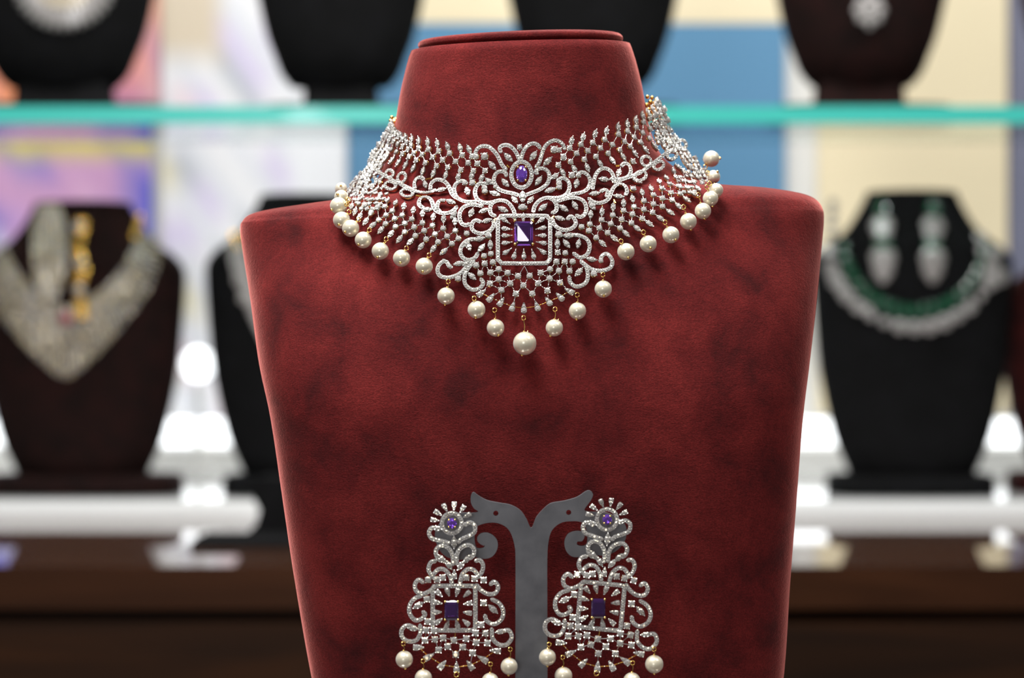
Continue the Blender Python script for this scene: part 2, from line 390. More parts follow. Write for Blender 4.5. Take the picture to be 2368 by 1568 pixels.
farr, _ = mini_bust(2545, 1158, YL+.04, 'oxblood', 'dark red velvet bust cut off by the right frame edge on the lower platform', 1.0, 1.05, .86, 205, 1.0, 'velvet busts on the lower platform', Zr)
YU = 2.34
u1, bv_u1 = mini_bust(146, 240, YU, 'black', 'black velvet bust at top left with a fringe of white petals', 1.12, .98, 1.0, 205, 1, 'velvet busts on the glass shelf', sz, .011)
u2, _ = mini_bust(788, 240, YU, 'black', 'plain black velvet bust on the glass shelf left of the maroon neck', 1.1, .90, 1.0, 160, 1, 'velvet busts on the glass shelf', sz, .011)
u3, _ = mini_bust(1371, 240, YU, 'black', 'plain black velvet bust on the glass shelf directly behind the maroon neck', 1.1, .92, 1.0, 190, 1, 'velvet busts on the glass shelf', sz, .011)
u4, bv_u4 = mini_bust(1990, 236, YU, 'brown', 'dark brown velvet bust on the glass shelf wearing a small round pendant', 1.1, .92, 1.0, 190, 1, 'velvet busts on the glass shelf', sz, .011)
u5, _ = mini_bust(2555, 236, YU, 'oxblood', 'dark red velvet bust on the glass shelf cut off by the right frame edge', 1.1, .92, 1.0, 190, 1, 'velvet busts on the glass shelf', sz, .011)
# low black easel stand in front of the half hidden black bust
t = thing('ring_stand', 'low black stand with flat foot on the counter before the half hidden black bust', 'display stand', (wx(640, 2.0), 2.0, Zc))
b_ = MB(); b_.box((wx(448, 1.95), 1.93, Zc), (wx(760, 1.95), 2.03, Zc+.006)); adopt(b_.obj('foot', 'black'), t)
v = []; Yq = 2.02
prof = [(590, 1262-6), (572, 1244), (592, 1210), (600, 1180), (584, 1150), (578, 1125), (600, 1105), (760, 1105), (760, 1256)]
pts = [W(x, y, Yq) for x, y in prof]
for z in pts: z.z = max(z.z, Zc+.006)
v = [(q.x, Yq, q.z) for q in pts]+[(q.x, Yq+.05, q.z) for q in pts]; n = len(pts)
f = [tuple(range(n)), tuple(n+i for i in range(n))[::-1]]+[(i, n+i, n+(i+1) % n, (i+1) % n) for i in range(n)]
b_ = MB(); b_.add(v, f); adopt(b_.obj('upright', 'black'), t)

def gem_mesh(nsides=8, rx=1., ry=1., table=.55, crown=.35, pav=.5, power=1.):
    """faceted stone facing +Z, girdle at z=0"""
    def ring(s, z, off=0):
        return [(rx*s*math.cos(2*math.pi*(i+off)/nsides), ry*s*math.sin(2*math.pi*(i+off)/nsides), z) for i in range(nsides)]
    v = ring(table, crown)+ring(1, 0, .5)+ring(.8, crown*.62, 0)+[(0, 0, -pav)]
    n = nsides; f = [tuple(range(n))]
    for i in range(n):
        j = (i+1) % n
        f.append((2*n+i, n+i, 2*n+j)); f.append((i, 2*n+i, j)); f.append((j, 2*n+i, 2*n+j))
        f.append((n+i, 3*n, n+j)); f.append((2*n+j, n+i, n+j))
    return v, f
def blob_on(bv, px, py, off=.003):
    d = W(px, py, 1.0)-Vector((0, 0, CAMZ)); d.normalize()
    h = bv.ray_cast(Vector((0, 0, CAMZ)), d)
    if h[0] is None: return W(px, py, YL-.02), Vector((0, -1, 0))
    n = h[1] if h[1].y < 0 else -h[1]
    return h[0]+n*off, n
def orient(n, ang=0, s=1.):
    n = n.normalized(); x = Vector((0, 0, 1)).cross(n)*-1
    if x.length < 1e-4: x = Vector((1, 0, 0))
    x.normalize(); y = n.cross(x)
    R = Matrix((x, y, n)).transposed().to_4x4()
    return R @ Matrix.Rotation(ang, 4, 'Z') @ Matrix.Scale(s, 4)
def gmesh(name, mats, **kw):
    v, f = gem_mesh(**kw); b_ = MB(); b_.add(v, f); me = b_.mesh(name)
    for k in mats: me.materials.append(M[k])
    return me
def place(name, me, P, R, parent):
    o = bpy.data.objects.new(name, me); C.objects.link(o)
    o.matrix_world = Matrix.Translation(P) @ R
    mw = o.matrix_world.copy(); o.parent = parent; o.matrix_parent_inverse = Matrix.Translation(-parent.location)
    return o
Gw = gmesh('clear_gem', ['beadw']); Gg = gmesh('green_gem', ['green'], ry=1.3); Gc = gmesh('champagne_gem', ['bead']); Gr_ = gmesh('red_gem', ['red'])
Gp = gmesh('petal_gem', ['beadw'], rx=.55, ry=1.5)
# right necklace: green inner row, large clear drops
t = thing('necklace', 'clear and green stone necklace on the lower right black bust', 'necklace', W(2108, 600, YL-.05))
def arc(cx, cy, rx, ry, a0, a1, n):
    return [(cx+rx*math.cos(math.radians(a0+(a1-a0)*i/(n-1))), cy+ry*math.sin(math.radians(a0+(a1-a0)*i/(n-1)))) for i in range(n)]
random.seed(5)
for (x, y) in arc(2112, 560, 190, 198, 172, 8, 17):
    P, n = blob_on(bv_blackr, x, y, .010); place('clear_stone', Gw, P, orient(n, random.random(), random.choice((.0055, .0075, .0085))), t)
for (x, y) in arc(2112, 560, 158, 160, 172, 8, 21):
    P, n = blob_on(bv_blackr, x, y, .009); place('green_stone', Gg, P, orient(n, 0, .006), t)
for (x, y) in arc(2112, 545, 205, 175, 205, 180, 4)+arc(2112, 560, 212, 180, 170, 120, 8):
    P, n = blob_on(bv_blackr, max(x, 1925), y, .005); place('small_stone', Gw, P, orient(n, 0, .0055), t)
t2 = thing('stone_tassel', 'short clear stone tassel on the right shoulder of the lower right bust', 'jewellery', W(2285, 600, YL-.05))
for (x, y) in [(2262, 560), (2268, 585), (2274, 610), (2282, 632), (2296, 645), (2308, 640), (2290, 618), (2284, 592)]:
    P, n = blob_on(bv_blackr, x, y, .008); place('clear_stone', Gw, P, orient(n, .3, .0085), t2)
for k, cx in enumerate((2042, 2155)):
    t2 = thing('earring', ['left', 'right'][k]+' of two green and clear drop earrings on the lower right bust', 'earring', W(cx, 560, YL-.05))
    for (dy, g, s) in [(-75, Gg, .008), (-62, Gg, .008), (-30, Gw, .013), (-10, Gw, .010), (15, Gg, .010), (42, Gw, .0145), (66, Gw, .012), (84, Gw, .007)]:
        P, n = blob_on(bv_blackr, cx, 557+dy, .006); place('stone', g, P, orient(n, .2, s), t2)
# left V bib of many small stones
t = thing('necklace', 'wide V shaped champagne stone necklace on the lower left brown bust', 'necklace', W(160, 650, YL-.05))
random.seed(9); mbn = MB(); gv, gf = gem_mesh(6)
inner = catmull([(4, 560), (40, 625), (90, 680), (152, 712), (215, 690), (270, 640), (305, 590), (315, 550)], 6)
outer = catmull([(-30, 590), (-8, 700), (40, 770), (95, 830), (155, 870), (220, 820), (290, 740), (345, 660), (368, 570), (350, 552)], 6)
inner = resample(inner, 8); ni = len(inner); outer = resample(outer, 1)
mbp = MB(); back = []
for i, a in enumerate(inner):
    b2 = outer[int(i/(ni-1)*(len(outer)-1))]; n_ = max(2, int((b2-a).length/8))
    for j in range(n_+1):
        q = a.lerp(b2, j/n_); P, nn = blob_on(bv_brown, q.x+random.uniform(-1.5, 1.5), q.y, .004)
        R = Matrix.Translation(P) @ orient(nn+Vector((random.uniform(-.3, .3), 0, random.uniform(-.3, .3))), random.random(), random.uniform(.0016, .0026))
        mbn.add(gv, gf, R, random.choice((0, 0, 1)))
o = mbn.obj('stone_field', ['bead', 'beadw']); adopt(o, t); o['kind'] = 'stuff'
P, nn = blob_on(bv_brown, 155, 735, .006); place('red_stone', Gr_, P, orient(nn, 0, .008), t)
for i in range(12):
    P, nn = blob_on(bv_brown, 322-i*1.3, 505+i*4, .004); place('gold_bead', gmesh('gold_bead', ['gold']) if i == 0 else bpy.data.meshes['gold_bead'], P, orient(nn, 0, .0045), t)
# its earrings: silver-beige leaf and gold bar
t = thing('earring', 'long champagne leaf shaped earring hanging on the brown bust neck', 'earring', W(120, 580, YL-.06)); mbn = MB()
for i in range(30):
    fr = i/29; y = 482+fr*205; hw = 34*math.sin(math.pi*min(1, .12+fr*.8))**.6
    for j in range(7):
        P, nn = blob_on(bv_brown, 122-fr*4+(j-3)/3*hw, y, .009)
        mbn.add(gv, gf, Matrix.Translation(P) @ orient(nn+Vector((random.uniform(-.3, .3), 0, random.uniform(-.3, .3))), random.random(), .0026), random.choice((0, 0, 1)))
o = mbn.obj('stone_field', ['bead', 'beadw']); adopt(o, t); o['kind'] = 'stuff'
t = thing('earring', 'narrow golden earring seen edge on beside the champagne one', 'earring', W(188, 600, YL-.06))
me = gmesh('gold_link', ['gold'], ry=.7)
for i in range(16):
    P, nn = blob_on(bv_brown, 190+3*math.sin(i), 520+i*13.5, .012); place('gold_link', me, P, orient(nn, i*.4, .0085), t)
for i, (x, y) in enumerate([(187, 535), (192, 610), (190, 672)]):
    P, nn = blob_on(bv_brown, x, y, .018); place('clear_stone', Gw, P, orient(nn, 0, .006), t)
# upper left fringe of petals
t = thing('necklace', 'white petal fringe necklace on the top left black bust', 'necklace', W(146, 20, YU-.05))
for i, (x, y) in enumerate(arc(148, -62, 100, 108, 178, 2, 19)):
    P, n = blob_on(bv_u1, x, y, .004); a = math.atan2(-(y+62), x-148)
    place('petal', Gp, P, orient(n, a+math.pi/2, .0085), t)
mbn = MB()
for k in range(5):
    for (x, y) in arc(148, -70, 84-k*9, 84-k*9, 180, 0, 44-k*5):
        P, n = blob_on(bv_u1, x, y, .003); mbn.add(gv, gf, Matrix.Translation(P) @ orient(n, random.random(), .0022), 0)
o = mbn.obj('stone_field', ['bead']); adopt(o, t); o['kind'] = 'stuff'
# pendant on upper right brown bust
t = thing('pendant', 'small round clear stone pendant on the upper brown bust', 'pendant', W(2008, 20, YU-.05))
for (x, y, s) in [(2008, 25, .0085)]+[(2008+26*math.cos(a), 25+26*math.sin(a), .0055) for a in [k*math.pi/4 for k in range(8)]]+[(2008, 60, .004), (2008, -12, .005)]:
    P, n = blob_on(bv_u4, x, y, .008); place('stone', Gw, P, orient(n, .3, s), t)
for sx in (-1, 1):
    pp = []
    for i in range(14):
        P, n = blob_on(bv_u4, 2008+sx*(6+i*7), -18-i*17, .002); pp.append(P)
    v, f = tube(pp, .0008, 6); b_ = MB(); b_.add(v, f); adopt(b_.obj('chain', 'silver', None, True), t)
# left middle black bust necklace (silver, runs behind maroon bust)
t = thing('necklace', 'silver stone necklace on the half hidden black bust', 'necklace', W(600, 650, YL-.05)); mbn = MB()
random.seed(2)
for q in resample(catmull([(532, 560), (548, 640), (580, 720), (620, 800), (690, 860), (760, 840), (830, 770), (885, 640), (895, 560)], 5), 7):
    for j in range(6):
        P, nn = blob_on(bv_blackm, q.x+j*7, q.y+random.uniform(-3, 3), .004)
        mbn.add(gv, gf, Matrix.Translation(P) @ orient(nn+Vector((random.uniform(-.3, .3), 0, random.uniform(-.3, .3))), random.random(), .0025), 0)
o = mbn.obj('stone_field', ['beadw']); adopt(o, t); o['kind'] = 'stuff'
for i in range(6):
    P, nn = blob_on(bv_blackm, 540+i*2, 545+i*6, .004); place('gold_bead', bpy.data.meshes['gold_bead'], P, orient(nn, 0, .004), t)
for (x, y) in ((548, 648), (560, 690)):
    P, nn = blob_on(bv_blackm, x+10, y, .008); place('clear_stone', Gw, P, orient(nn, 0, .007), t)

# ================================================================== MAIN BUST
t = thing('front_counter', 'shop counter in the foreground below the frame, carrying the maroon bust', 'counter', (0, .75, 0))
ZF = wz(2150, .83)
b_ = MB(); b_.box((-.9, .35, ZF-.03), (.9, 1.12, ZF)); adopt(b_.obj('counter_top', 'woodtop'), t)
b_ = MB(); b_.box((-.85, .4, 0), (.85, 1.07, ZF-.03)); adopt(b_.obj('carcass', 'wood'), t)

bust = thing('display_bust', 'large maroon velvet bust in the foreground wearing the stone choker', 'display bust', (wx(1240, .83), .83, ZF))
YA = .838
S = [ # xl, yl, xr, yr, Y, df, db, tilt, p   (downwards)
 (935, 124, 1470, 108, YA, .0385, .038, -.06, 2.1),
 (952, 119, 1456, 102, YA, .0375, .038, -.06, 2.1),
 (946, 134, 1462, 117, YA, .0390, .040, -.06, 2.1),
 (937, 168, 1472, 150, YA, .0392, .040, -.06, 2.1),
 (926, 215, 1484, 200, YA, .0395, .040, -.05, 2.1),
 (917, 270, 1494, 255, YA, .0400, .040, -.04, 2.1),
 (908, 320, 1504, 305, YA, .0405, .040, -.02, 2.1),
 (890, 380, 1530, 362, YA, .0410, .038, 0, 2.15),
 (862, 428, 1580, 402, YA, .0415, .036, 0, 2.2),
 (800, 461, 1664, 429, YA, .0432, .034, 0, 2.1),
 (705, 475, 1780, 438, YA, .0442, .032, 0, 2.05),
 (622, 487, 1856, 450, YA, .0455, .030, 0, 2.05),
 (578, 498, 1888, 465, YA, .0470, .028, 0, 2.1),
 (561, 514, 1901, 486, YA, .0485, .026, 0, 2.15),
 (557, 530, 1903, 505, YA, .0500, .025, 0, 2.2),
 (566, 595, 1897, 570, YA, .0545, .024, 0, 2.35),
 (587, 700, 1880, 690, YA, .0600, .022, 0, 3.0),
 (612, 840, 1857, 835, YA, .0640, .020, 0, 3.8),
 (640, 960, 1839, 955, YA, .0655, .020, 0, 4.2),
 (668, 1150, 1824, 1150, YA, .0642, .020, 0, 4.2),
 (694, 1330, 1811, 1330, YA, .0605, .020, 0, 4.2),
 (735, 1570, 1795, 1570, YA, .0545, .020, 0, 4.2),
 (790, 1800, 1750, 1800, YA, .048, .020, 0, 3.0),
 (860, 1960, 1690, 1960, YA, .040, .020, 0, 2.6),
 (930, 2010, 1630, 2010, YA, .028, .016, 0, 2.2)]
v, f = loft_bust(S[1:], 160, 6)
# low frequency dents of the padded velvet
b_ = MB(); b_.add(v, f); body = b_.obj('body', 'maroon', None, True); adopt(body, bust)
BV = BVHTree.FromPolygons(v, f)
RIM = [(1010, 92, 1398, 76, YA, .031, .034, -.07, 2.1), (978, 95, 1428, 78, YA, .0352, .038, -.07, 2.1), (969, 100, 1437, 83, YA, .0368, .039, -.07, 2.1), (967, 105, 1440, 89, YA, .0370, .039, -.07, 2.1),
       (969, 111, 1438, 96, YA, .0366, .039, -.07, 2.1), (978, 117, 1429, 103, YA, .0350, .038, -.07, 2.1), (992, 121, 1415, 107, YA, .034, .036, -.07, 2.1)]
v, f = loft_bust(RIM, 128, 4); b_ = MB(); b_.add(v, f); adopt(b_.obj('neck_rim', 'maroon', None, True), bust)
b_ = MB(); zf = wz(2010, YA-.02)
v = []; n = 56
for z, k in ((ZF+.0005, 1), (ZF+.010, 1), (ZF+.014, .97), (zf-.004, .6), (zf+.004, .5)):
    for i in range(n):
        a = 2*math.pi*i/n; v.append((wx(1270, .82)+.105*k*math.cos(a), .838+.038*k*math.sin(a), z))
f = [(r*n+i, r*n+(i+1) % n, (r+1)*n+(i+1) % n, (r+1)*n+i) for r in range(4) for i in range(n)]+[tuple(range(n))[::-1], tuple(4*n+i for i in range(n))]
b_.add(v, f); adopt(b_.obj('foot', 'maroon', None, True), bust)

# ------------------------------------------------------------------ surface on which the choker lies
def interp(T, x):
    if x <= T[0][0]: return T[0][1]
    for (a, b2), (c, d) in zip(T, T[1:]):
        if x <= c: return b2+(d-b2)*(x-a)/(c-a)
    return T[-1][1]
SL = [(200, 911), (270, 903), (300, 893), (340, 874), (380, 842), (420, 812), (460, 786), (520, 760), (800, 740)]
SR = [(200, 1519), (230, 1528), (262, 1543), (300, 1553), (335, 1582), (385, 1624), (420, 1650), (460, 1672), (520, 1700), (800, 1730)]
FD = [(200, .0425), (340, .0435), (430, .046), (500, .049), (800, .051)]
O = Vector((0, 0, CAMZ))
_cache = {}
def bust_Y(px, py):
    d = W(px, py, 1.)-O; h = BV.ray_cast(O, d.normalized())
    return h[0].y if h[0] is not None else 9.
def neckY(px, py):
    k = (round(px*2), round(py*2))
    if k in _cache: return _cache[k]
    l, r = interp(SL, py), interp(SR, py); c = (l+r)/2; u = (px-c)/((r-l)/2); u = max(-.995, min(.995, u))
    Yc = YA-interp(FD, py)*math.sqrt(1-u*u)
    Yb = bust_Y(px, py)-.0028
    if Yb > 5: Y = Yc
    else:
        h = .004; q = max(0, min(1, .5+.5*(Yb-Yc)/h)); Y = Yb*(1-q)+Yc*q-h*q*(1-q)
    _cache[k] = Y; return Y
def neck_frame(px, py):
    d = 3
    P = W(px, py, neckY(px, py))
    gx = (neckY(px+d, py)-neckY(px-d, py)); gy = (neckY(px, py+d)-neckY(px, py-d))
    lim = .0035
    gx = max(-lim, min(lim, gx)); gy = max(-lim*.7, min(lim*.7, gy))
    tx = Vector((2*d/FP*P.y, gx, 0)); ty = Vector((0, gy, -2*d/FP*P.y))   # ty points down the picture
    n = tx.cross(-ty); n.normalize()
    if n.y > 0: n = -n
    return P, n, tx, ty
def plane_frame(Y0, tilt=0.):
    def fr(px, py):
        P = W(px, py, Y0); return P, Vector((0, -1, 0)), Vector((1, 0, 0)), Vector((0, 0, -1))
    return fr

PX = .790/FP   # metre per pixel at the jewellery
def cluster_mesh(kind):
    """a set stone: metal collar, faceted stone(s), bead prongs; local unit 1 = 1 px, +Z outwards, long axis X"""
    b_ = MB(); iv, if_ = ico(1, (0, 0, 0), 1)
    def stone(x, y, r, z=1.2):
        gv, gf = gem_mesh(8, 1, 1, .55, .42, .5)
        b_.add(gv, gf, Matrix.Translation((x, y, z)) @ Matrix.Rotation(random.random(), 4, 'Z') @ Matrix.Scale(r, 4), 0)
    def prong(x, y, r=1.5, z=2.2): b_.add(iv, if_, Matrix.Translation((x, y, z)) @ Matrix.Scale(r, 4), 3)
    def plate(pts, z0, z1, mi):
        n = len(pts); b_.add([(x, y, z0) for x, y in pts]+[(x, y, z1) for x, y in pts],
            [tuple(range(n))[::-1], tuple(n+i for i in range(n))]+[(i, (i+1) % n, n+(i+1) % n, n+i) for i in range(n)], None, mi)
    if kind == 'round':
        pts = [(6.0*math.cos(a), 6.0*math.sin(a)) for a in [k*math.pi/5 for k in range(10)]]
        plate(pts, -4.5, -2.6, 2); plate([(x*.95, y*.95) for x, y in pts], -2.6, .6, 1); stone(0, 0, 6.1, 1.4)
        for k in range(4): a = math.pi/4+k*math.pi/2; prong(6.3*math.cos(a), 6.3*math.sin(a), 1.55)
    elif kind == 'marquise':
        top = [(x, 5.4*(1-(abs(x)/11.5)**1.8)) for x in (-11.5, -8, -4, 0, 4, 8, 11.5)]
        pts = [(x, -y) for x, y in top]+[(x, y) for x, y in top[::-1][1:-1]]
        plate(pts, -4.5, -2.6, 2); plate(pts, -2.6, .8, 1)
        stone(0, 0, 4.9, 1.5); stone(-6.6, 0, 2.9, 1.3); stone(6.6, 0, 2.9, 1.3)
        for (x, y) in ((-10.8, 0), (10.8, 0), (-3.9, 3.9), (3.9, 3.9), (-3.9, -3.9), (3.9, -3.9)): prong(x, y, 1.35)
    elif kind == 'pear':      # big end towards +X
        pts = [(-10, -1.2), (-4, -3.2), (2, -5.4), (7, -5.2), (9.6, -2.4), (9.6, 2.4), (7, 5.2), (2, 5.4), (-4, 3.2), (-10, 1.2)]
        plate(pts, -4.5, -2.6, 2); plate(pts, -2.6, .8, 1)
        stone(4, 0, 5.1, 1.5); stone(-4.2, 0, 3.0, 1.3)
        for (x, y) in ((-9, 0), (-1, 3.2), (-1, -3.2), (8, 4.2), (8, -4.2)): prong(x, y, 1.4)
    me = b_.mesh(kind+'_cluster')
    for k in ('stone', 'silver', 'gold', 'prong'): me.materials.append(M[k])
    return me
random.seed(11)
CL = {k: [cluster_mesh(k) for _ in range(3)] for k in ('round', 'marquise', 'pear')}
NAMES = {'round': 'round_stone', 'marquise': 'marquise_cluster', 'pear': 'pear_cluster'}

CK = {'round': 1.2, 'marquise': 1.14, 'pear': 1.1}
class Jewel:
    def __init__(s, root, frame, sc=1., cap=300):
        s.root = root; s.fr = frame; s.rib = MB(); s.gold = MB(); s.pave = MB(); s.prong = MB(); s.wire = MB(); s.cl = []; s.sc = sc; s.T = lambda x, y: (x, y); s.cap = cap; s.m = 1.; s.loc = Vector(root.location)
    def tp(s, p): return Vector(s.T(*p)).to_3d()
    def world(s, q, off=0.):
        P, n, _, _ = s.fr(q.x, q.y); return P+n*off, n
    def ribbon(s, pts, width=9., closed=False, stones=True, lift=0., step=3.):
        """a strip of pavé: gold base, white metal rim, row of small stones, bead prongs along both edges"""
        q = catmull([s.tp(p) for p in pts], 2., closed); q = resample(q, step, closed); n = len(q); u = PX*s.sc
        fr = [s.world(a, lift*u) for a in q]
        w_ = width*u/2; t0 = []; 
        rows = {'g': [], 's': []}
        tang = []
        for i in range(n):
            a = fr[(i-1) % n][0] if (closed or i) else fr[i][0]; b2 = fr[(i+1) % n][0] if (closed or i < n-1) else fr[i][0]
            tg = (b2-a).normalized(); nn = fr[i][1]; tang.append((tg, nn.cross(tg).normalized()))
        for mb, z0, z1, k in ((s.gold, -4.6, -2.4, .92), (s.rib, -2.4, .6, 1.)):
            v = []
            for i in range(n):
                P, nn = fr[i]; sd = tang[i][1]
                for (a, z) in ((-1, z0), (-1, z1), (1, z1), (1, z0)): v.append(P+sd*w_*a*k+nn*z*u)
            f = []
            for i in range(n if closed else n-1):
                j = (i+1) % n
                for k2 in range(4): f.append((i*4+k2, i*4+(k2+1) % 4, j*4+(k2+1) % 4, j*4+k2))
            if not closed: f.append((0, 3, 2, 1)); f.append(((n-1)*4, (n-1)*4+1, (n-1)*4+2, (n-1)*4+3))
            mb.add(v, f)
        if stones:
            d = 6.2*s.sc; r = resample(q, d, closed); iv, if_ = ico(1, (0, 0, 0), 1)
            gv, gf = gem_mesh(6, 1, 1, .55, .42, .4)
            m2 = len(r)
            for i, a in enumerate(r):
                P, nn = s.world(a, (lift+1.0)*u); b2 = r[(i+1) % m2] if (closed or i < m2-1) else None
                jit = nn+Vector((random.gauss(0, .16), 0, random.gauss(0, .16)))
                s.pave.add(gv, gf, Matrix.Translation(P) @ orient(jit, random.random()*3, 3.7*u))
                if b2 is not None:
                    c = (a+b2)/2; Pc, nc = s.world(c, (lift+1.5)*u); Pb, _ = s.world(b2, 0); tg = (Pb-P).normalized(); sd = nc.cross(tg).normalized()
                    for e in (-1, 1): s.prong.add(iv, if_, Matrix.Translation(Pc+sd*w_*.78*e) @ Matrix.Scale(1.15*u, 4))
    def bead(s, p, r=1.6, z=1., mb=None):
        P, n = s.world(s.tp(p), z*PX); v, f = ico(r*PX*s.sc, P, 1); (mb or s.prong).add(v, f)
    def link(s, a, b2, r=.9, beads=True, mb=None):
        a = s.tp(a); b2 = s.tp(b2); k = 3
        pts = [s.world(a.lerp(b2, i/k), -.3*PX)[0] for i in range(k+1)]
        v, f = tube(pts, r*PX, 5); (mb or s.wire).add(v, f)
        if beads:
            for t_ in (.5,):
                P, _ = s.world(a.lerp(b2, t_), .6*PX); v, f = ico(1.5*PX, P, 1); s.prong.add(v, f)
    def st(s, kind, p, ang=0., size=1., lift=0.):
        """ang in picture degrees, clockwise positive (down the picture)"""
        a = math.radians(ang); c = Vector(p).to_3d(); d = Vector((p[0]+4*math.cos(a), p[1]+4*math.sin(a), 0))
        A = s.tp(c[:2]); B = s.tp(d[:2]); P, n = s.world(A, lift*PX); Q, _ = s.world(B, lift*PX)
        x = (Q-P); x = (x-n*x.dot(n)).normalized(); y = n.cross(x)
        R = Matrix((x, y, n)).transposed().to_4x4() @ Matrix.Rotation(random.gauss(0, .07), 4, 'X') @ Matrix.Rotation(random.gauss(0, .07), 4, 'Y')
        s.cl.append((kind, Matrix.Translation(P) @ R @ Matrix.Scale(PX*s.sc*size*s.m*CK[kind], 4), size, P.x))
    def rnd(s, p, size=1., ang=None): s.st('round', p, random.uniform(-8, 8) if ang is None else ang, size)
    def mq(s, p, ang, size=1., lift=0.): s.st('marquise', p, ang, size, lift)
    def pr(s, p, ang, size=1.): s.st('pear', p, ang, size)
    def finish(s):
        cl = sorted(s.cl, key=lambda c: -c[2]*{'marquise': 1.3, 'pear': 1.3, 'round': 1}[c[0]]*(1-min(.4, abs(c[3]-wx(1210, .79))*6)))
        for kind in ('round', 'marquise', 'pear'):
            mine = [c for c in cl if c[0] == kind]
            for i, (k, Mx, _, _) in enumerate(mine[:s.cap]):
                o = bpy.data.objects.new(NAMES[k], random.choice(CL[k])); C.objects.link(o)
                o.parent = s.root; o.matrix_parent_inverse = Matrix.Translation(-s.loc); o.matrix_basis = Mx
            if mine[s.cap:]:
                b_ = MB()
                for (k, Mx, _, _) in mine[s.cap:]:
                    me = CL[k][0]; b_.add([x.co for x in me.vertices], [tuple(p_.vertices) for p_ in me.polygons], Mx, [p_.material_index for p_ in me.polygons])
                o = b_.obj('small_'+NAMES[kind], ['stone', 'silver', 'gold', 'prong']); adopt(o, s.root); o['kind'] = 'stuff'
        for mb, nm, m_, st_ in ((s.rib, 'filigree', 'silver', 0), (s.gold, 'backing', 'gold', 0), (s.pave, 'pave_stones', 'stone', 1), (s.prong, 'prong_beads', 'prong', 1), (s.wire, 'link_wires', 'silver', 1)):
            if mb.v:
                o = mb.obj(nm, m_, None, nm in ('prong_beads',)); adopt(o, s.root)
                o['kind'] = 'stuff'
                if nm == 'backing': o['label'] = 'gold plated underside of the filigree'

GOLDM = None
def pearl_drop(root, c, r, ring, pin, Y, gold_ring_r=5., loc=None):
    """one pearl on a gold head pin hanging from a jump ring; pixel positions, Y metres"""
    k = Y/FP; P = W(c[0], c[1], Y); loc = Vector(root.location)
    b_ = MB(); v, f = ico(r*k, P, 4); b_.add(v, f); pe = b_.obj('pearl', 'pearl', None, True)
    pe.parent = root; pe.matrix_parent_inverse = Matrix.Translation(-loc)
    def sub(mb, nm, m_='goldlite'):
        o = mb.obj(nm, m_, None, True); o.parent = pe; return o
    d = Vector((pin[0]-c[0], pin[1]-c[1])); vis = min(1., d.length/r)
    # pin leaves the pearl where the photo shows its head; direction has a part towards the camera
    dx, dz = d.x/r, -d.y/r; l2 = dx*dx+dz*dz; dy = -math.sqrt(max(0., 1.04-l2))
    D = Vector((dx, dy, dz)).normalized()
    b_ = MB(); v, f = ico(3.3*k, P+D*(r+.8)*k, 2); b_.add(v, f); v, f = tube([P-D*r*1.12*k, P+D*r*k], 1.1*k, 6); b_.add(v, f); sub(b_, 'head_pin')
    b_ = MB(); n = 16
    for dxx in (-.9, .9):
        pts = []
        for i in range(n):
            a = 2*math.pi*i/n; pts.append(W(ring[0]+gold_ring_r*math.cos(a), ring[1]+gold_ring_r*math.sin(a)*1.1, Y-.0012+dxx*1.4*k+.0008*math.cos(a)))
        v, f = tube(pts, 1.35*k, 6, True); b_.add(v, f)
    sub(b_, 'jump_ring')
    a = Vector((ring[0], ring[1]+gold_ring_r, 0)); e = Vector(c).to_3d(); tdir = (Vector(ring).to_3d()-e).normalized(); e = e+tdir*(r-1)
    b_ = MB(); q = catmull([a, a.lerp(e, .5)+Vector((1.5, 0, 0)), e], 1.5); v, f = tube([W(z.x, z.y, Y-.0006) for z in q], .95*k, 6); b_.add(v, f)
    v, f = tube([W(e.x+2.6*math.cos(x), e.y-1+1.4*math.sin(x), Y-.0002+1.4*k*math.cos(x)) for x in [i*math.pi/4 for i in range(8)]], .9*k, 5, True); b_.add(v, f)
    sub(b_, 'wire_loop')
    return pe

# ================================================================== CHOKER
choker = thing('necklace', 'white stone choker with violet centre stone and pearl drops on the maroon bust', 'necklace', W(1210, 541, .79))
J = Jewel(choker, neck_frame)
Z1 = lambda x, y: (940+x/5.6, 300+y/5.6)
Z2 = lambda x, y: (1200+x/5.6, 300+y/5.6)
Z3 = lambda x, y: (980+x/4.126, 460+y/4.126)
random.seed(21)
def ext(Lst, end, n):
    a = Vector(Lst[-1]); e = Vector(end); st = (Vector(Lst[-1])-Vector(Lst[-2])).length; D = (e-a).length
    out = list(Lst)
    for i in range(1, n+1):
        t_ = i/n; q = 1-(1-t_)**1.6
        out.append(tuple(a.lerp(e, q)))
    return out
def ang(a, b2): return math.degrees(math.atan2(b2[1]-a[1], b2[0]-a[0]))
def upper(R1, R2, R3, R4, R5):
    n = len(R1)
    for i in range(n):
        if i < len(R2):
            a = ang(R1[i], R2[i]); J.mq(((R1[i][0]*.75+R2[i][0]*.25), (R1[i][1]*.75+R2[i][1]*.25)), a, 1.02)
    for i, p in enumerate(R2):
        J.rnd(p, .98)
        if i < len(R3): J.link(p, R3[i])
        if i+1 < len(R3): J.link(p, R3[i+1])
    for i, p in enumerate(R3):
        J.rnd(p, .98)
        if i < len(R4): J.link(p, R4[i])
    for i, p in enumerate(R4):
        J.rnd(p, .95)
        if i < len(R5): J.link(p, R5[i], beads=False); J.mq(R5[i], ang(p, R5[i]), 1.0)
L1 = [(1083, 341), (1063, 337), (1034, 334), (1010.5, 327), (989, 324), (968, 322), (952, 318), (937, 313), (925, 308), (917, 303), (911, 297), (907, 289), (905, 280)]
L2 = ext([(1092, 362), (1069, 359), (1040, 355), (1015, 350), (991, 345.5), (968.5, 344), (951, 338)], (897, 298), 8)
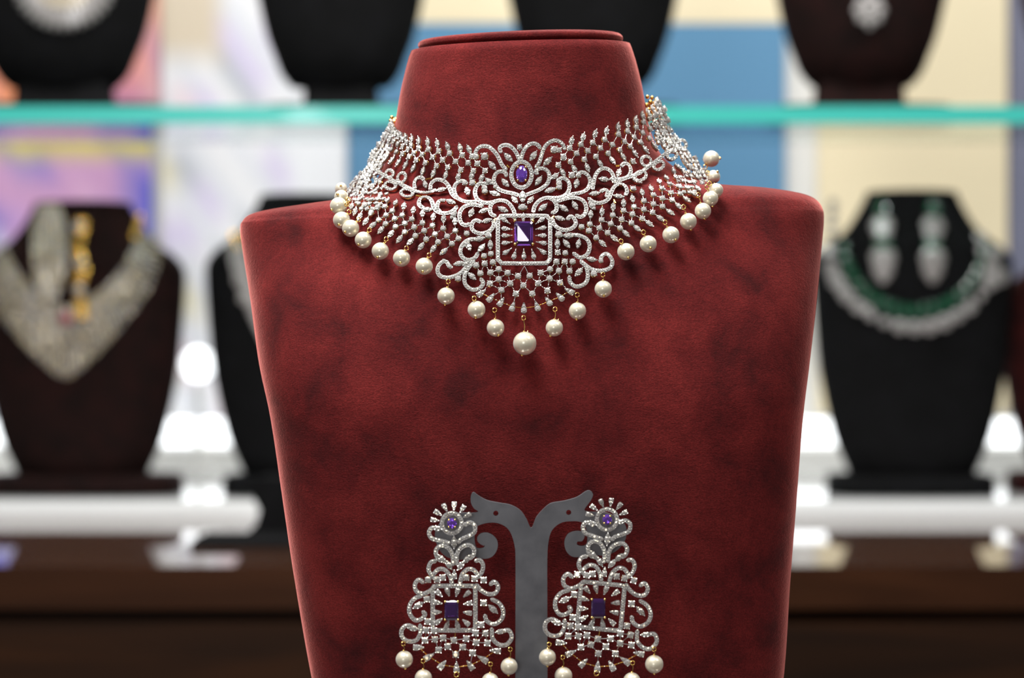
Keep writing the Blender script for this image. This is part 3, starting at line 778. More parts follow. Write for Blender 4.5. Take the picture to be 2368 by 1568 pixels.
L3 = ext([(1104, 379), (1083, 377), (1054, 374), (1024, 370.5), (1001, 364), (976.6, 358), (957, 355)], (888, 314), 8)
L4 = ext([(1122, 395), (1095, 395.5), (1066, 393), (1036, 387.5), (1010, 384), (984, 377), (963, 371)], (876, 334), 8)
L5 = ext([(1114, 412), (1091, 407), (1060, 409), (1031, 405), (1002.5, 401), (978, 396), (956, 389)], (862, 354), 8)
upper(L1, L2, L3, L4, L5)
R1 = [(1323, 321), (1350, 312.5), (1377.6, 304), (1403.6, 298), (1429.6, 290), (1451, 282.7), (1471, 275), (1486, 264), (1498.5, 257), (1509.6, 250), (1518, 241), (1522, 230)]
R2 = ext([(1317, 343), (1343, 334), (1370.5, 330), (1398, 323), (1429.6, 311), (1451, 304), (1471, 295), (1488, 283)], (1537, 252), 5)
R3 = ext([(1303, 362), (1333, 355), (1359, 349), (1388, 343), (1416, 335), (1444, 328), (1466, 318)], (1545, 277), 6)
R4 = ext([(1291, 382), (1319, 374), (1351, 369), (1378, 362.5), (1406, 355), (1433, 347), (1457, 339)], (1551, 300), 6)
R5 = ext([(1301, 399), (1328, 391), (1358, 387.5), (1387.5, 378.6), (1416, 371), (1441, 362.5), (1468, 355)], (1566, 320), 6)
upper(R1, R2, R3, R4, R5)
def lower(T, U, V, Wr, X, nlast=99):
    for i, p in enumerate(T):
        if i < len(U): J.mq(p, ang(p, U[i]), .98); J.link(p, U[i], beads=False)
    for i, p in enumerate(U):
        J.rnd(p, .96)
        if i < len(V): J.link(p, V[i])
        if i+1 < len(V): J.link(p, V[i+1])
    for i, p in enumerate(V):
        J.rnd(p, .98)
        if i < len(Wr): J.link(p, Wr[i])
    for i, p in enumerate(Wr):
        J.rnd(p, .96)
        if i+1 < len(V): J.link(p, V[i+1])
        if i < len(X): J.link(p, X[i], beads=False); J.mq(X[i], ang(p, X[i]), 1.0)
LT = [(1052, 512), (1026, 506), (1002, 501.5), (977, 494), (956, 486), (934, 477), (914.5, 469), (896, 463), (880, 452), (868, 441), (858, 430), (850, 420), (843, 410), (838, 400)]
LU = ext([(1053, 534), (1025, 528.6), (1000, 522), (977, 516), (952.5, 507), (930, 498), (907, 488), (890, 478)], (824, 412), 6)
LV = ext([(1060, 552), (1034, 547), (1006, 542), (981, 534), (958, 526), (936, 517), (913, 506), (893, 498)], (814, 425), 6)
LW = ext([(1045, 564), (1013, 560), (985.5, 553.6), (960.5, 545.5), (936, 537), (914.5, 524.5), (891.5, 518), (876, 509)], (806, 440), 6)
LX = [(1026, 582), (1002.5, 575), (974, 570), (949, 559), (924, 553), (904, 541), (881, 532), (862, 521), (846, 512), (832, 501), (821, 489), (813, 477), (807, 463), (803, 452)]
lower(LT, LU, LV, LW, LX)
RT = [(1366, 496), (1392, 490), (1418, 479), (1442, 470), (1463, 460), (1485, 445), (1506, 436), (1524.5, 420), (1541, 411), (1558, 396), (1570, 387), (1586, 377), (1597, 366)]
RU = [(1364, 519), (1391, 509), (1417, 498), (1442, 487.5), (1466, 478.6), (1489, 465), (1511, 451), (1531, 436), (1549, 426), (1564, 411), (1580, 396), (1595, 387), (1606, 376)]
RV = [(1362.5, 534), (1386, 528), (1412.5, 518), (1437.5, 508), (1462.5, 496), (1489, 485), (1511, 472.5), (1532, 459), (1552, 446), (1570, 431), (1584, 419), (1598, 408), (1610, 396)]
RW = [(1378.6, 550), (1405, 539), (1434, 528), (1460, 516), (1485, 506), (1509, 492), (1532, 478), (1554, 463), (1573, 448), (1590, 435), (1603, 423), (1613, 411), (1620, 400)]
RX = [(1393, 563), (1420, 551), (1447, 540), (1473, 528), (1501, 517), (1527, 505), (1550, 491), (1570, 477), (1588, 461), (1605, 448), (1614, 436), (1624, 424), (1630, 408)]
lower(RT, RU, RV, RW, RX)
# dense side fields where the rows run away around the neck
def field(poly, d):
    """closely set stones filling a patch of the surface"""
    xs = [p[0] for p in poly]; ys = [p[1] for p in poly]; y = min(ys); r = 0
    while y < max(ys):
        x = min(xs)+(r % 2)*d/2
        while x < max(xs):
            ins = False
            for i in range(len(poly)):
                (x1, y1), (x2, y2) = poly[i], poly[i-1]
                if (y1 > y) != (y2 > y) and x < (x2-x1)*(y-y1)/(y2-y1)+x1: ins = not ins
            if ins: J.rnd((x+random.uniform(-1.5, 1.5), y+random.uniform(-1.5, 1.5)), .78, random.uniform(0, 90))
            x += d
        y += d*.95; r += 1
field([(903, 278), (912, 300), (905, 330), (893, 365), (868, 400), (850, 440), (826, 478), (812, 462), (806, 440), (830, 405), (848, 378), (870, 340), (885, 312)], 9.2)
field([(1520, 226), (1530, 236), (1545, 290), (1562, 316), (1588, 345), (1610, 368), (1632, 392), (1638, 420), (1618, 420), (1590, 385), (1566, 352), (1545, 352), (1522, 330), (1512, 300), (1506, 262)], 9.2)

field([(872, 412), (900, 452), (880, 480), (850, 500), (824, 482), (842, 445)], 12.5)
field([(1590, 385), (1616, 420), (1608, 445), (1585, 455), (1562, 430), (1572, 402)], 12.5)
def R_(fn, pts, closed=False, w_=9.3): J.ribbon([fn(*p) for p in pts], w_, closed)
def ell(fn, cx, cy, rx, ry, n=16, w_=9.3, rot=0):
    c, s_ = math.cos(math.radians(rot)), math.sin(math.radians(rot))
    J.ribbon([fn(cx+rx*math.cos(a)*c-ry*math.sin(a)*s_, cy+rx*math.cos(a)*s_+ry*math.sin(a)*c) for a in [2*math.pi*k/n for k in range(n)]], w_, True)
Zi = lambda x, y: (x, y)
# scrolls left of the centre
R_(Z1, [(1225, 290), (1205, 240), (1245, 205), (1310, 200), (1370, 235), (1420, 295), (1450, 360), (1475, 410)])
R_(Z1, [(890, 345), (895, 290), (930, 235), (990, 212), (1060, 220), (1120, 265), (1175, 330), (1210, 400), (1240, 460), (1290, 515)])
R_(Z1, [(1290, 600), (1285, 560), (1235, 540), (1180, 550), (1142, 600), (1132, 660), (1160, 730), (1210, 780), (1290, 808), (1380, 825), (1450, 850)])
R_(Z1, [(780, 700), (740, 665), (680, 672), (632, 715), (618, 780), (635, 850), (680, 900), (760, 930), (850, 935), (905, 930)])
R_(Z1, [(1060, 690), (1010, 700), (950, 695), (905, 740), (888, 810), (905, 880), (950, 925), (1030, 948), (1110, 940), (1200, 915), (1280, 925), (1340, 970), (1385, 1040), (1400, 1090)])
R_(Z1, [(1150, 1120), (1095, 1090), (1083, 1020), (1105, 960), (1160, 920)])
R_(Z1, [(310, 770), (320, 700), (380, 650), (460, 655), (520, 695), (560, 760), (590, 830), (640, 880), (700, 905)])
R_(Z1, [(110, 760), (102, 690), (130, 635), (190, 615), (225, 650)])
R_(Z1, [(-60, 715), (60, 770), (130, 800), (240, 815), (330, 800), (370, 780)])
R_(Z1, [(215, 1015), (165, 970), (170, 905), (220, 870), (285, 880), (330, 930), (350, 1000), (400, 1060), (480, 1082), (560, 1072), (620, 1035), (650, 1000)])
R_(Z1, [(500, 915), (435, 915), (402, 960), (400, 1020), (430, 1060)])
R_(Z1, [(815, 1220), (770, 1240), (712, 1210), (688, 1140), (695, 1065), (740, 1005), (820, 972), (900, 975), (985, 990)])
R_(Z1, [(960, 1195), (900, 1172), (855, 1205), (845, 1270), (880, 1320), (960, 1345), (1040, 1330), (1100, 1290), (1130, 1230), (1125, 1180)])
for (x, y, a, s_) in [(1320, 360, 45, 1.15), (1110, 465, 50, 1.15), (1280, 690, 50, 1.1), (1110, 412+0, 0, 0), (790, 800, 75, 1.15), (1145, 830, 20, 1.15), (1070, 670, 42, 1.), (1250, 1035, 25, 1.1),
                      (450, 780, -18, 1.05), (245, 710, 75, .95), (270, 1035, 3, 1.), (575, 935, 22, 1.1), (840, 1080, -68, 1.1), (1000, 1050, -25, 1.05), (610, 1105, -55, 1.05), (1040, 1180, -15, 1.),
                      (1400, 910, 52, 1.), (1505, 870, 90, 1.35), (945, 1415, -10, 1.15), (780, 1480, -45, .9), (1465, 235, 90, .55), (860, 690, 0, 0)]:
    if s_: J.mq(Z1(x, y), a, s_, .6)
for (x, y, s_) in [(1015, 345, 1.25), (855, 690, 1.1), (1010, 755, 1.), (1015, 800, 1.), (755, 690, .9), (1465, 225, .85), (850, 345, .95), (905, 350, .95), (920, 440, 1.), (1060, 1370, 1.1), (780, 1345, .95), (1505, 1005, 1.15), (1475, 1010, .8), (1535, 1010, .8), (1150, 740, .7), (0, 0, 0)]:
    if s_: J.rnd(Z1(x, y), s_)
# oval halo
ell(Zi, 1206, 404, 23.5, 30, 18, 10)
# scrolls right of the centre
R_(Z2, [(5, 400), (30, 370), (50, 300), (90, 230), (150, 185), (210, 180), (258, 210), (270, 240)])
R_(Z2, [(220, 490), (260, 430), (290, 340), (320, 250), (372, 180), (450, 140), (520, 150), (570, 195), (590, 250)])
R_(Z2, [(240, 570), (215, 545), (250, 510), (310, 500), (370, 535), (395, 600), (378, 680), (330, 735), (250, 785), (160, 820), (95, 845)])
R_(Z2, [(755, 600), (785, 560), (835, 553), (890, 590), (922, 660), (905, 740), (860, 790), (780, 820), (700, 832), (640, 860)])
R_(Z2, [(500, 660), (560, 625), (625, 655), (655, 720), (640, 800), (590, 855), (500, 883), (420, 882), (340, 885), (260, 925), (205, 990), (185, 1065)])
R_(Z2, [(430, 1080), (480, 1050), (485, 975), (445, 915), (390, 885)])
R_(Z2, [(955, 770), (965, 690), (990, 595), (1040, 525), (1110, 500), (1180, 530), (1220, 595), (1225, 645)])
R_(Z2, [(1325, 470), (1370, 435), (1425, 460), (1448, 540), (1410, 610), (1320, 640), (1250, 640), (1190, 640)])
R_(Z2, [(1220, 680), (1320, 650), (1420, 615), (1568, 560)])
R_(Z2, [(1380, 845), (1400, 790), (1370, 725), (1310, 700), (1240, 735), (1200, 800), (1170, 880), (1110, 933), (1030, 950), (950, 930), (905, 890)])
R_(Z2, [(1135, 870), (1148, 800), (1110, 775), (1060, 800)])
R_(Z2, [(745, 1110), (800, 1132), (855, 1090), (872, 1010), (840, 930), (770, 890), (680, 880), (580, 900), (500, 925)])
R_(Z2, [(630, 1160), (670, 1120), (720, 1160), (735, 1220), (690, 1275), (600, 1300), (510, 1275), (450, 1215), (435, 1160)])
for (x, y, a, s_) in [(185, 340, -55, 1.15), (370, 410, -45, 1.15), (255, 665, -55, 1.1), (745, 700, -78, 1.1), (405, 785, -20, 1.15), (465, 605, -40, 1.), (310, 1010, -38, 1.1), (580, 1020, 35, 1.1),
                      (1100, 645, 5, 1.1), (1290, 560, -70, 1.05), (1290, 865, 8, 1.05), (980, 830, -8, 1.1), (725, 985, 60, 1.05), (945, 985, 55, 1.15), (150, 915, -52, 1.), (530, 1150, 18, 1.05),
                      (640, 1375, 0, 1.15), (1530, 670, 20, 1.)]:
    J.mq(Z2(x, y), a, s_, .6)
for (x, y, s_) in [(455, 260, 1.25), (685, 590, 1.1), (520, 700, 1.), (520, 745, 1.), (1475, 415, 1.05), (520, 265, .9), (575, 365, 1.), (510, 460, 1.), (1480, 765, 1.05), (810, 1260, 1.), (905, 1310, 1.), (515, 1360, 1.15), (770, 590, .9)]:
    J.rnd(Z2(x, y), s_)
# loops running away to the left and right (holes ringed by pavé)
for (x, y, rx, ry, rt) in [(941, 446, 14, 9, 8), (903, 429, 13, 9, 10), (929, 411, 9, 12, 20), (901, 402, 9, 9, 30), (875, 408, 10, 9, 20), (874, 384, 7, 10, 30), (859, 371, 6, 9, 30), (857, 391, 6, 8, 30),
                           (1554, 359, 12, 9, -20), (1523, 383, 13, 9, -30), (1494, 373, 11, 12, -40), (1579, 333, 7, 10, -30), (1559, 330, 8, 9, -30), (1541, 332, 8, 10, -10), (1481, 407, 14, 10, -25)]:
    ell(Zi, x, y, rx, ry, 10, 8, rt)
J.ribbon([(935, 430), (910, 418), (888, 405), (868, 392), (852, 378)], 8.5)
J.ribbon([(1480, 400), (1510, 378), (1540, 355), (1566, 343), (1590, 350)], 8.5)
# gold bars seen through the openwork
for a, b2 in (((1178, 388), (1172, 382)), ((1240, 388), (1246, 380)), ((1141, 515), (1146, 505)), ((1275, 506), (1281, 500)), ((962, 452), (975, 455)), ((985, 415), (1000, 412)), ((1424, 384), (1432, 383)), ((1419, 462), (1423, 470)), ((1392, 475), (1394, 485))):
    J.link(a, b2, 2.2, False, J.gold)
# centre frame
fx0, fx1, fy0, fy1, rr = 1151.5, 1272, 499, 609, 15
fr_pts = []
for (cx, cy, a0) in ((fx1-rr, fy0+rr, -90), (fx1-rr, fy1-rr, 0), (fx0+rr, fy1-rr, 90), (fx0+rr, fy0+rr, 180)):
    for k in range(4): a = math.radians(a0+k*30); fr_pts.append((cx+rr*math.cos(a), cy+rr*math.sin(a)))
J.ribbon(fr_pts, 9.5, True)
G0 = (1211.5, 541)
for (x, y, a) in [(775, 205, 215), (785, 285, 188), (785, 350, 180), (785, 420, 172), (790, 505, 145), (1115, 205, -35), (1125, 280, -10), (1125, 350, 0), (1130, 420, 10), (1130, 500, 35), (865, 535, 105), (955, 535, 90), (1045, 535, 75), (868, 185, 255), (950, 182, 270), (1035, 185, 285)]:
    p = Z3(x, y); J.pr(p, a, .92)
    aa = math.radians(a); J.link((p[0]-9*math.cos(aa), p[1]-9*math.sin(aa)), (p[0]-15*math.cos(aa), p[1]-15*math.sin(aa)), 1.5, False)
    J.link((p[0]+8*math.cos(aa), p[1]+8*math.sin(aa)), (p[0]+12*math.cos(aa), p[1]+12*math.sin(aa)), 1.3, False)
# below the frame, left and right
R_(Z3, [(560, 385), (500, 385), (430, 390), (372, 435), (348, 500), (372, 560), (430, 585), (490, 560), (515, 520)])
R_(Z3, [(265, 655), (240, 640), (215, 600), (165, 610), (132, 670), (150, 730), (220, 752), (300, 735), (360, 700), (410, 645), (460, 600)])
R_(Z3, [(480, 600), (420, 665), (388, 740), (400, 820), (460, 865), (530, 855), (568, 805), (545, 765)])
R_(Z3, [(1350, 345), (1420, 345), (1485, 350), (1555, 385), (1583, 450), (1558, 530), (1490, 560), (1430, 520)])
R_(Z3, [(1685, 600), (1700, 545), (1750, 525), (1798, 590), (1780, 655), (1705, 685), (1620, 678), (1560, 645), (1500, 595)])
R_(Z3, [(1500, 600), (1550, 650), (1565, 740), (1540, 805), (1460, 838), (1400, 800), (1388, 745)])
for (x, y, a, s_) in [(430, 455, 70, 1.), (525, 385, -5, 1.05), (550, 470, -50, 1.05), (635, 440, 90, 1.05), (335, 618, -15, 1.05), (460, 740, 42, 1.05),
                      (1475, 430, -78, 1.), (1385, 350, 0, 1.05), (1362, 430, 52, 1.05), (1275, 430, 90, 1.05), (1600, 578, 5, 1.05), (1478, 700, -48, 1.1), (400, 620, -30, .8)]:
    J.mq(Z3(x, y), a, s_, .6)
for (x, y, s_) in [(620, 352, 1.), (1290, 342, 1.1), (640, 525, .95), (575, 545, .95), (1278, 512, .95), (1350, 517, .95), (328, 762, 1.), (1622, 715, 1.1), (190, 590, .6), (248, 645, .7), (1690, 590, .8)]:
    J.rnd(Z3(x, y), s_)
fan = [[(500, 635), (580, 618), (660, 605)], [(540, 712), (635, 705), (715, 672)], [(800, 707), (900, 738), (1010, 735), (1115, 707), (1205, 672)], [(630, 810), (715, 767), (825, 807), (950, 827), (1090, 807), (1200, 760)],
       [(740, 872), (880, 906), (1035, 906), (1180, 876)], [(1265, 600), (1345, 600), (1420, 600)], [(1290, 688), (1390, 690)], [(1300, 802)]]
allf = [p for r in fan for p in r]
for p in allf: J.rnd(Z3(*p), 1.02)
drops = [(550, 898, 142), (640, 943, 130), (738, 985, 122), (848, 1028, 108), (955, 1043, 90), (1080, 1025, 72), (1190, 980, 56), (1300, 935, 45), (1390, 880, 28)]
for (x, y, a) in drops: J.pr(Z3(x, y), a, 1.12)
allp = allf+[(x, y) for x, y, _ in drops]
for i in range(len(allp)):
    for j in range(i+1, len(allp)):
        d = math.dist(allp[i], allp[j])
        if d < 128 and abs(allp[i][1]-allp[j][1]) > 30: J.link(Z3(*allp[i]), Z3(*allp[j]), .75, d > 100)
for (a, b2) in zip(drops, drops[1:]): J.link(Z3(*a[:2]), Z3(*b2[:2]), .8, False, J.gold)
J.link(Z3(960, 640), Z3(905, 730), .8, False); J.link(Z3(960, 640), Z3(1005, 730), .8, False)
J.finish()
# centre stones
def step_gem(w_, h_, table=.62, crown=.3, pav=.55, split=0):
    c = .08
    def ring(s, z):
        a, b2 = w_/2*s, h_/2*s; k = c*min(w_, h_)*s
        return [(-a+k, -b2, z), (a-k, -b2, z), (a, -b2+k, z), (a, b2-k, z), (a-k, b2, z), (-a+k, b2, z), (-a, b2-k, z), (-a, -b2+k, z)]
    d = min(w_, h_)/2
    v = ring(table, crown*d)+ring(.84, crown*d*.62)+ring(1, 0)+ring(.55, -pav*d*.7)+[(0, -h_*.12, -pav*d), (0, h_*.12, -pav*d)]
    if split:                                  # highlight patch shaped into the table: only one half mirrors the front lamp
        for k in (0, 7): v[k] = (v[k][0], v[k][1], v[k][2]-split)
    f = [(1, 2, 3, 4, 5, 6), (1, 6, 7, 0)] if split else [tuple(range(8))]
    for r in range(3):
        for i in range(8): f.append((r*8+i, (r+1)*8+i, (r+1)*8+(i+1) % 8, r*8+(i+1) % 8))
    f.append(tuple(24+i for i in range(8))[::-1])
    return v, f
def edge_normal(P):
    a = (SOFTBOX.location-P).normalized(); b2 = (O-P).normalized(); return (a+b2).normalized()
def gem_obj(root, name, v, f, m_, p, fr, lift, rz=0., tilt=0., label=None, sc=PX):
    P, n, _, _ = fr(*p)
    n = edge_normal(P+n*lift*PX) if tilt == 'edge' else (n+Vector((0, 0, tilt))).normalized()
    b_ = MB(); b_.add(v, f, Matrix.Translation(P+n*lift*PX) @ orient(n, rz, sc)); o = b_.obj(name, m_); adopt(o, root)
    if label: o['label'] = label
    return o
def basket(root, p, fr, hw, hh, rp, lift):
    """gold basket prongs round a stone"""
    b_ = MB()
    for sx in (-1, 1):
        for sy in (-1, 1):
            P, n, _, _ = fr(p[0]+sx*hw, p[1]+sy*hh); v, f = tube([P-n*5*PX, P+n*lift*PX], rp*PX*.8, 8); b_.add(v, f)
            v, f = ico(rp*PX, P+n*lift*PX, 2); b_.add(v, f)
    o = b_.obj('claw_prongs', 'goldlite', None, True); adopt(o, root); o['kind'] = 'stuff'
v, f = step_gem(43, 57, split=2.); gem_obj(choker, 'centre_stone', v, f, 'amethyst', G0, neck_frame, 7, 0., 'edge', 'rectangular violet step-cut stone')
basket(choker, G0, neck_frame, 20.5, 26.5, 3.4, 8)
v, f = gem_mesh(12, 13.5, 20.5, .5, 6, 8); gem_obj(choker, 'oval_stone', v, f, 'violet', (1206.5, 403), neck_frame, 3, 0, 0, 'oval violet faceted stone')
basket(choker, (1206.5, 403), neck_frame, 9, 15.5, 2.6, 6)
# gold clasp and chain round the back of the neck
pts = []
for i in range(25):
    a = math.pi*i/24; pts.append(Vector((wx(1215, YA)+.0510*math.cos(a), YA+.046*math.sin(a)+.002, wz(262-14*math.cos(a)*1.4, YA))))
b_ = MB(); v, f = tube(pts, .0016, 8); b_.add(v, f)
for p_ in resample(pts, .0028)[1:-1]:
    v, f = ico(.0025, p_, 1); b_.add(v, f)
o = b_.obj('back_chain', 'gold', None, True); adopt(o, choker); o['kind'] = 'stuff'
b_ = MB()
for (x, y, r) in ((1497, 224, 5), (1504, 236, 6), (1495, 243, 5.5), (1499, 254, 6), (1508, 226, 5), (906, 272, 5), (903, 279, 4.5)):
    v, f = ico(r*PX, W(x, y, YA-.006), 2); b_.add(v, f)
o = b_.obj('gold_clasp', 'gold', None, True); adopt(o, choker); o['kind'] = 'stuff'

PEARLS = [ # centre, r, ring, pin head
 ((789, 437), 14.5, (803, 447), (789, 430), None), ((789, 455), 16, (805, 462), (782, 450), None), ((783, 476), 20, (802, 472), (768, 485), None), ((790, 509), 20, (807, 490), (785, 520), None),
 ((811, 528), 20, (829, 508), (799, 537), None), ((840, 555), 19.5, (854, 532), (830, 566), None), ((879.6, 580.5), 20, (893, 553), (874, 595), None), ((928.6, 597), 20, (940, 574), (926.5, 608), None), ((981, 615.7), 20, (992.5, 590), (978, 628), None),
 ((1031.5, 684.5), 20, (1036.5, 651), (1029, 704), None), ((1102, 716), 20.5, (1096.5, 690), (1100, 734), None), ((1146, 758), 20.3, (1144, 717), (1152, 775), None), ((1213.5, 794), 27, (1211, 735), (1207, 821), None),
 ((1282, 758), 20, (1283.5, 715), (1273, 777), None), ((1335.5, 719), 20, (1335, 682), (1333, 738), None), ((1395, 668.5), 20, (1394.5, 635), (1396, 684), None),
 ((1447.5, 582), 20, (1436, 557.6), (1452, 596), None), ((1499, 564), 19.7, (1488, 537), (1503, 574), None), ((1551.5, 543), 19.7, (1538, 514), (1561, 555), None), ((1592, 512), 19.3, (1580.6, 478.6), (1598, 532), None),
 ((1625.5, 488), 19, (1615, 451), (1629, 506), None), ((1643, 459), 18, (1635, 432), (1648, 478), None), ((1656, 440), 16.5, (1641, 424), (1660, 456), None), ((1650, 409), 15.5, (1637, 400), (1658, 398), None), ((1645, 367.5), 19, (1632, 385), (1665, 366), None)]
for (c, r, ring, pin, _) in PEARLS:
    l, rr_ = interp(SL, min(c[1], 470)), interp(SR, min(c[1], 470))
    Yb = bust_Y(*c)
    Yb = min(Yb, bust_Y(c[0], c[1]+r), bust_Y(c[0]+r*.7*(1 if c[0] < 1200 else -1), c[1]))
    Yn = neckY(ring[0], ring[1])
    Y = min(Yb-r*PX-.0006, Yn+.002) if Yb < 5 else Yn+.004
    pearl_drop(choker, c, r, ring, pin, Y, 4.6)

# ================================================================== EARRING STAND
YS = .758
Z5 = lambda x, y: (900+x/3.5, 1120+y/3.5)
Z6 = lambda x, y: (1220+x/3.5, 1120+y/3.5)
stand = thing('earring_stand', 'grey acrylic earring stand cut as two birds before the maroon bust', 'earring stand', (wx(1229, YS), YS, ZF))
Lh = [Z5(*p) for p in [(1150, 355), (1110, 280), (1060, 212), (980, 168), (880, 150), (790, 130), (720, 92), (682, 65), (662, 90), (662, 150), (690, 200), (722, 220), (665, 235), (600, 232), (520, 250), (440, 290), (385, 350), (370, 420), (400, 520), (460, 585), (560, 612), (650, 598),
                             (700, 590), (745, 602), (800, 600), (845, 575), (876, 520), (875, 460), (840, 415), (790, 393), (740, 400), (712, 430), (720, 470), (765, 498), (775, 490), (765, 512), (720, 520), (700, 500), (690, 430), (705, 360), (720, 335), (800, 312), (880, 315), (950, 350), (990, 410), (1015, 500), (1022, 600), (1022, 1000)]]
Rh = [Z6(*p) for p in [(28, 350), (70, 270), (125, 205), (190, 155), (300, 135), (400, 105), (470, 60), (505, 52), (530, 80), (512, 130), (460, 205), (490, 222), (560, 225), (650, 235), (760, 290), (800, 360), (790, 450), (730, 530), (640, 575), (560, 575),
                             (480, 572), (410, 590), (350, 580), (308, 530), (300, 460), (330, 402), (390, 380), (440, 385), (462, 420), (440, 462), (405, 462), (400, 488), (435, 500), (475, 490), (485, 440), (470, 350), (430, 305), (330, 300), (260, 318), (200, 370), (172, 450), (160, 600), (160, 1000)]]
xl, xr = Z5(1020, 0)[0], Z6(162, 0)[0]
outline = [Lh[0]]+Rh[1:]+[(xr, 1700), (xr, 2100), (xl, 2100), (xl, 1700)]+Lh[1:][::-1]
def smooth_out(pts):
    q = catmull([Vector(p).to_3d() for p in pts], 4., True); return [(a.x, a.y) for a in q]
# sharp notch kept by not smoothing the straight foot
core = smooth_out(outline)
bm = bmesh.new(); th = .0030
vs_ = [bm.verts.new(W(x, y, YS)) for x, y in core]
eds = [bm.edges.new((vs_[i], vs_[(i+1) % len(vs_)])) for i in range(len(vs_))]
for (cx, cy) in (Z5(863, 235), Z6(333, 228)):
    hv = [bm.verts.new(W(cx+6*math.cos(a), cy+6*math.sin(a), YS)) for a in [k*math.pi/9 for k in range(18)]]
    eds += [bm.edges.new((hv[i], hv[(i+1) % 18])) for i in range(18)]
bmesh.ops.triangle_fill(bm, use_beauty=True, edges=eds)
for fc in bm.faces:
    if fc.normal.y > 0: fc.normal_flip()
g = bmesh.ops.extrude_face_region(bm, geom=bm.faces[:])
for e in g['geom']:
    if isinstance(e, bmesh.types.BMVert): e.co.y += th
bmesh.ops.recalc_face_normals(bm, faces=bm.faces[:])
me = bpy.data.meshes.new('bird_plate'); bm.to_mesh(me); bm.free(); o = link('bird_plate', me, None, ['acrylic']); adopt(o, stand)
zs_ = wz(2100, YS)
b_ = MB(); b_.box((wx(1229, YS)-.045, YS-.05, ZF+.0003), (wx(1229, YS)+.045, YS+.0031, max(zs_+.0, ZF+.004))); adopt(b_.obj('foot_plate', 'acrylic'), stand)

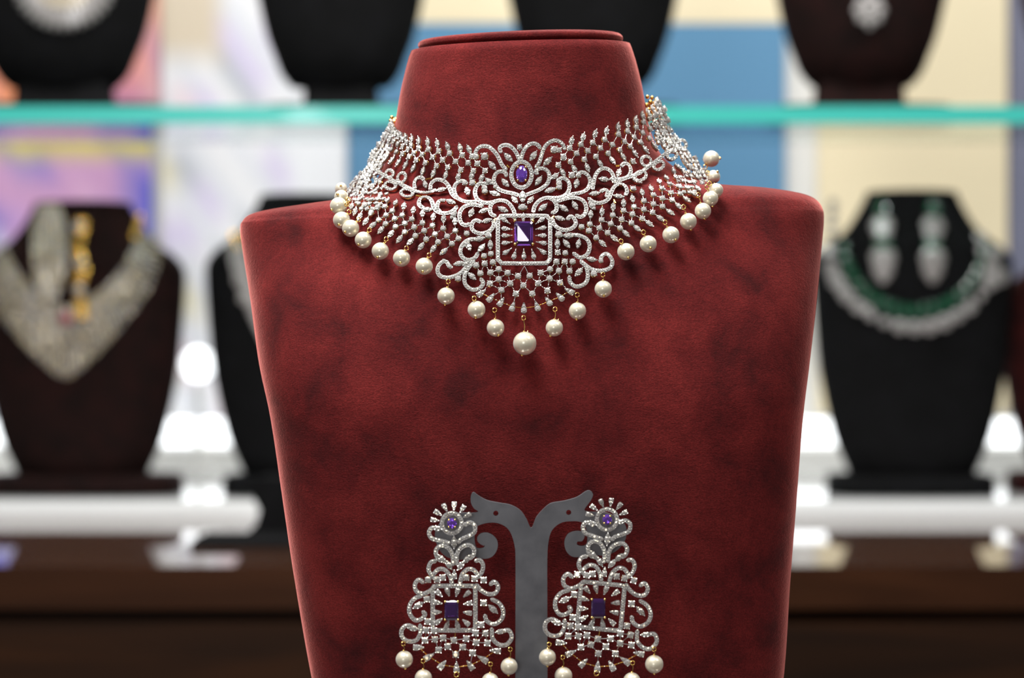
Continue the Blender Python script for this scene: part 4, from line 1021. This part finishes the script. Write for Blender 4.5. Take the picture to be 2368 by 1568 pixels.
# ================================================================== EARRINGS
def earring(label, T, gemtilt, pearls, rings):
    Ye = YS-.0042
    root = thing('earring', label, 'earring', W(*T(505, 1020), Ye), 'pair of chandelier earrings on the grey stand')
    base_fr = plane_frame(Ye); J = Jewel(root, base_fr, 1.0, 300); J.T = T; J.m = 1.1
    kk = 1
    def R(pts, w_=9.2, closed=False): J.ribbon(pts, w_, closed, True)
    def el(cx, cy, rx, ry, w_=9.): R([(cx+rx*math.cos(a), cy+ry*math.sin(a)) for a in [2*math.pi*k/14 for k in range(14)]], w_, True)
    el(507, 315, 80, 82)
    for (x, y, a) in [(368, 290, 188), (395, 232, 212), (452, 188, 242), (525, 175, 272), (592, 200, 302), (632, 252, 330)]: J.pr((x, y), a, .82)
    R([(400, 370), (350, 350), (322, 390), (345, 438), (410, 455), (485, 475)]); R([(610, 330), (650, 308), (692, 332), (690, 388), (640, 420), (585, 445), (560, 470)])
    J.mq((388, 355), 15, .8); J.mq((618, 322), -10, .7); J.mq((525, 470), 90, 1.)
    R([(518, 650), (510, 565), (470, 508), (415, 497), (378, 535), (388, 590), (420, 620)]); R([(545, 645), (550, 560), (590, 508), (650, 492), (688, 530), (678, 580), (650, 600)])
    for (x, y, a) in [(425, 605, 50), (482, 652, 55), (630, 605, -50), (580, 658, -55)]: J.mq((x, y), a, .92)
    J.pr((527, 730), 90, .9)
    R([(375, 620), (335, 635), (318, 690), (345, 740), (385, 775)]); R([(700, 620), (735, 615), (760, 655), (750, 710), (715, 755)])
    R([(360, 725), (400, 688), (450, 692), (490, 740), (508, 800)]); R([(722, 738), (680, 692), (630, 690), (590, 732), (572, 800)])
    for p in [(435, 755), (625, 755), (315, 772), (765, 775), (390, 770), (690, 765)]: J.rnd(p, .92)
    R([(275, 795), (240, 772), (208, 812), (222, 868), (280, 885), (340, 855), (390, 815)]); R([(820, 810), (850, 788), (882, 830), (858, 882), (800, 888), (745, 858), (705, 812)])
    sq = []
    for (cx, cy, a0) in ((665, 855, -90), (665, 1150, 0), (385, 1150, 90), (385, 855, 180)):
        for k in range(4): a = math.radians(a0+k*30); sq.append((cx+32*math.cos(a), cy+32*math.sin(a)))
    R(sq, 9.6, True)
    for (x, y, a) in [(475, 872, 252), (550, 875, 285), (405, 885, 225), (628, 888, -42), (392, 958, 192), (388, 1035, 178), (400, 1108, 145), (638, 965, -10), (635, 1040, 5), (622, 1118, 38), (470, 1135, 110), (550, 1133, 75)]: J.pr((x, y), a, .86)
    R([(262, 900), (202, 928), (165, 985), (168, 1050), (210, 1100), (262, 1088), (292, 1052), (272, 1032)]); R([(830, 930), (888, 962), (922, 1020), (912, 1088), (852, 1132), (792, 1108), (775, 1062)])
    J.mq((235, 980), -30, 1.); J.mq((840, 1010), 42, 1.)
    for p in [(305, 930), (312, 1112), (765, 960), (745, 1137)]: J.rnd(p, .95)
    R([(215, 1165), (150, 1142), (104, 1172), (102, 1230), (150, 1270), (218, 1262), (252, 1205), (250, 1140)]); R([(830, 1170), (838, 1250), (890, 1298), (950, 1298), (992, 1240), (968, 1182), (915, 1190)])
    J.mq((195, 1168), 5, .85); J.mq((900, 1192), -10, .85)
    lat = [(300, 1180), (360, 1185), (290, 1262), (370, 1255), (437, 1242), (525, 1262), (625, 1250), (705, 1280), (795, 1285), (700, 1203), (780, 1205), (400, 1340), (475, 1312), (595, 1317), (675, 1365), (540, 1377)]
    bot = [(238, 1320, 180), (322, 1395, 150), (430, 1462, 130), (545, 1482, 90), (655, 1465, 55), (760, 1415, 30), (860, 1347, 5)]
    for p in lat: J.rnd(p, .95)
    for (x, y, a) in bot: J.pr((x, y), a, 1.05)
    ap = lat+[b2[:2] for b2 in bot]
    for i in range(len(ap)):
        for j in range(i+1, len(ap)):
            if math.dist(ap[i], ap[j]) < 112: J.link(ap[i], ap[j], .8, False)
    for a, b2 in zip(bot, bot[1:]): J.link(a[:2], b2[:2], 1.2, True, J.gold)
    J.link((535, 1190), (530, 1250), 1., False, J.gold)
    J.finish()
    v, f = step_gem(31, 43); gem_obj(root, 'centre_stone', v, f, 'amethyst', T(505, 1020), base_fr, 4, 0, gemtilt, 'rectangular violet step-cut stone'); basket(root, T(505, 1020), base_fr, 15, 21, 2.8, 6)
    v, f = gem_mesh(10, 11, 12, .5, 5, 6); gem_obj(root, 'round_violet_stone', v, f, 'violet', T(508, 315), base_fr, 3, 0, 0, 'round violet faceted stone'); basket(root, T(508, 315), base_fr, 7, 8, 2.2, 5)
    # stud post into the stand
    b_ = MB(); P, n = J.world(Vector(T(508, 330)).to_3d(), -4*PX); v, f = tube([P, P+Vector((0, .006, 0))], .0005, 8); b_.add(v, f); adopt(b_.obj('ear_post', 'gold'), root)
    for (c, r, ring, pin) in pearls: pearl_drop(root, c, r, ring, pin, Ye-.0005, 4.4)
    for (cx, cy) in rings:
        b_ = MB(); v, f = tube([W(cx+5.5*math.cos(a), cy+5.5*math.sin(a), Ye-.001+.0004*math.cos(a)) for a in [k*math.pi/8 for k in range(16)]], 1.5*PX, 6, True); b_.add(v, f); adopt(b_.obj('jump_ring', 'goldlite', None, True), root)
        pearl_drop(root, (cx, cy+62), 26, (cx, cy+22), (cx, cy+88), Ye-.0005)
    return root
T5 = lambda x, y: Z5(x, y)
# right earring: same design, turned a little about its stud
import cmath
a0, a1 = complex(*Z5(507, 315)), complex(*Z5(545, 1480)); b0, b1 = complex(*Z6(643, 285)), complex(*Z6(567, 1475))
kz = (b1-b0)/(a1-a0)
def T6(x, y): z = complex(*Z5(x, y)); q = b0+(z-a0)*kz; return (q.real, q.imag)
earring('left chandelier earring of white stones with pearls on the grey bird stand', T5, .12,
        [((935, 1525), 20, Z5(115, 1290), (937.5, 1548)), ((979, 1568), 20, Z5(275, 1430), (978, 1590)), ((1133.5, 1576), 20, Z5(820, 1455), (1133, 1598)), ((1177.5, 1541), 19.5, Z5(980, 1335), (1176, 1562))], [Z5(545, 1540)])
earring('right chandelier earring of white stones with pearls on the grey bird stand', T6, .0,
        [((1266, 1520), 19.5, (1270, 1490), (1266, 1541)), ((1303, 1563), 20.5, Z6(285, 1400), (1303, 1585)), ((1461, 1575), 20, Z6(850, 1445), (1461, 1597)), ((1513, 1536), 21, Z6(1025, 1335), (1513, 1558))], [Z6(558, 1530)])
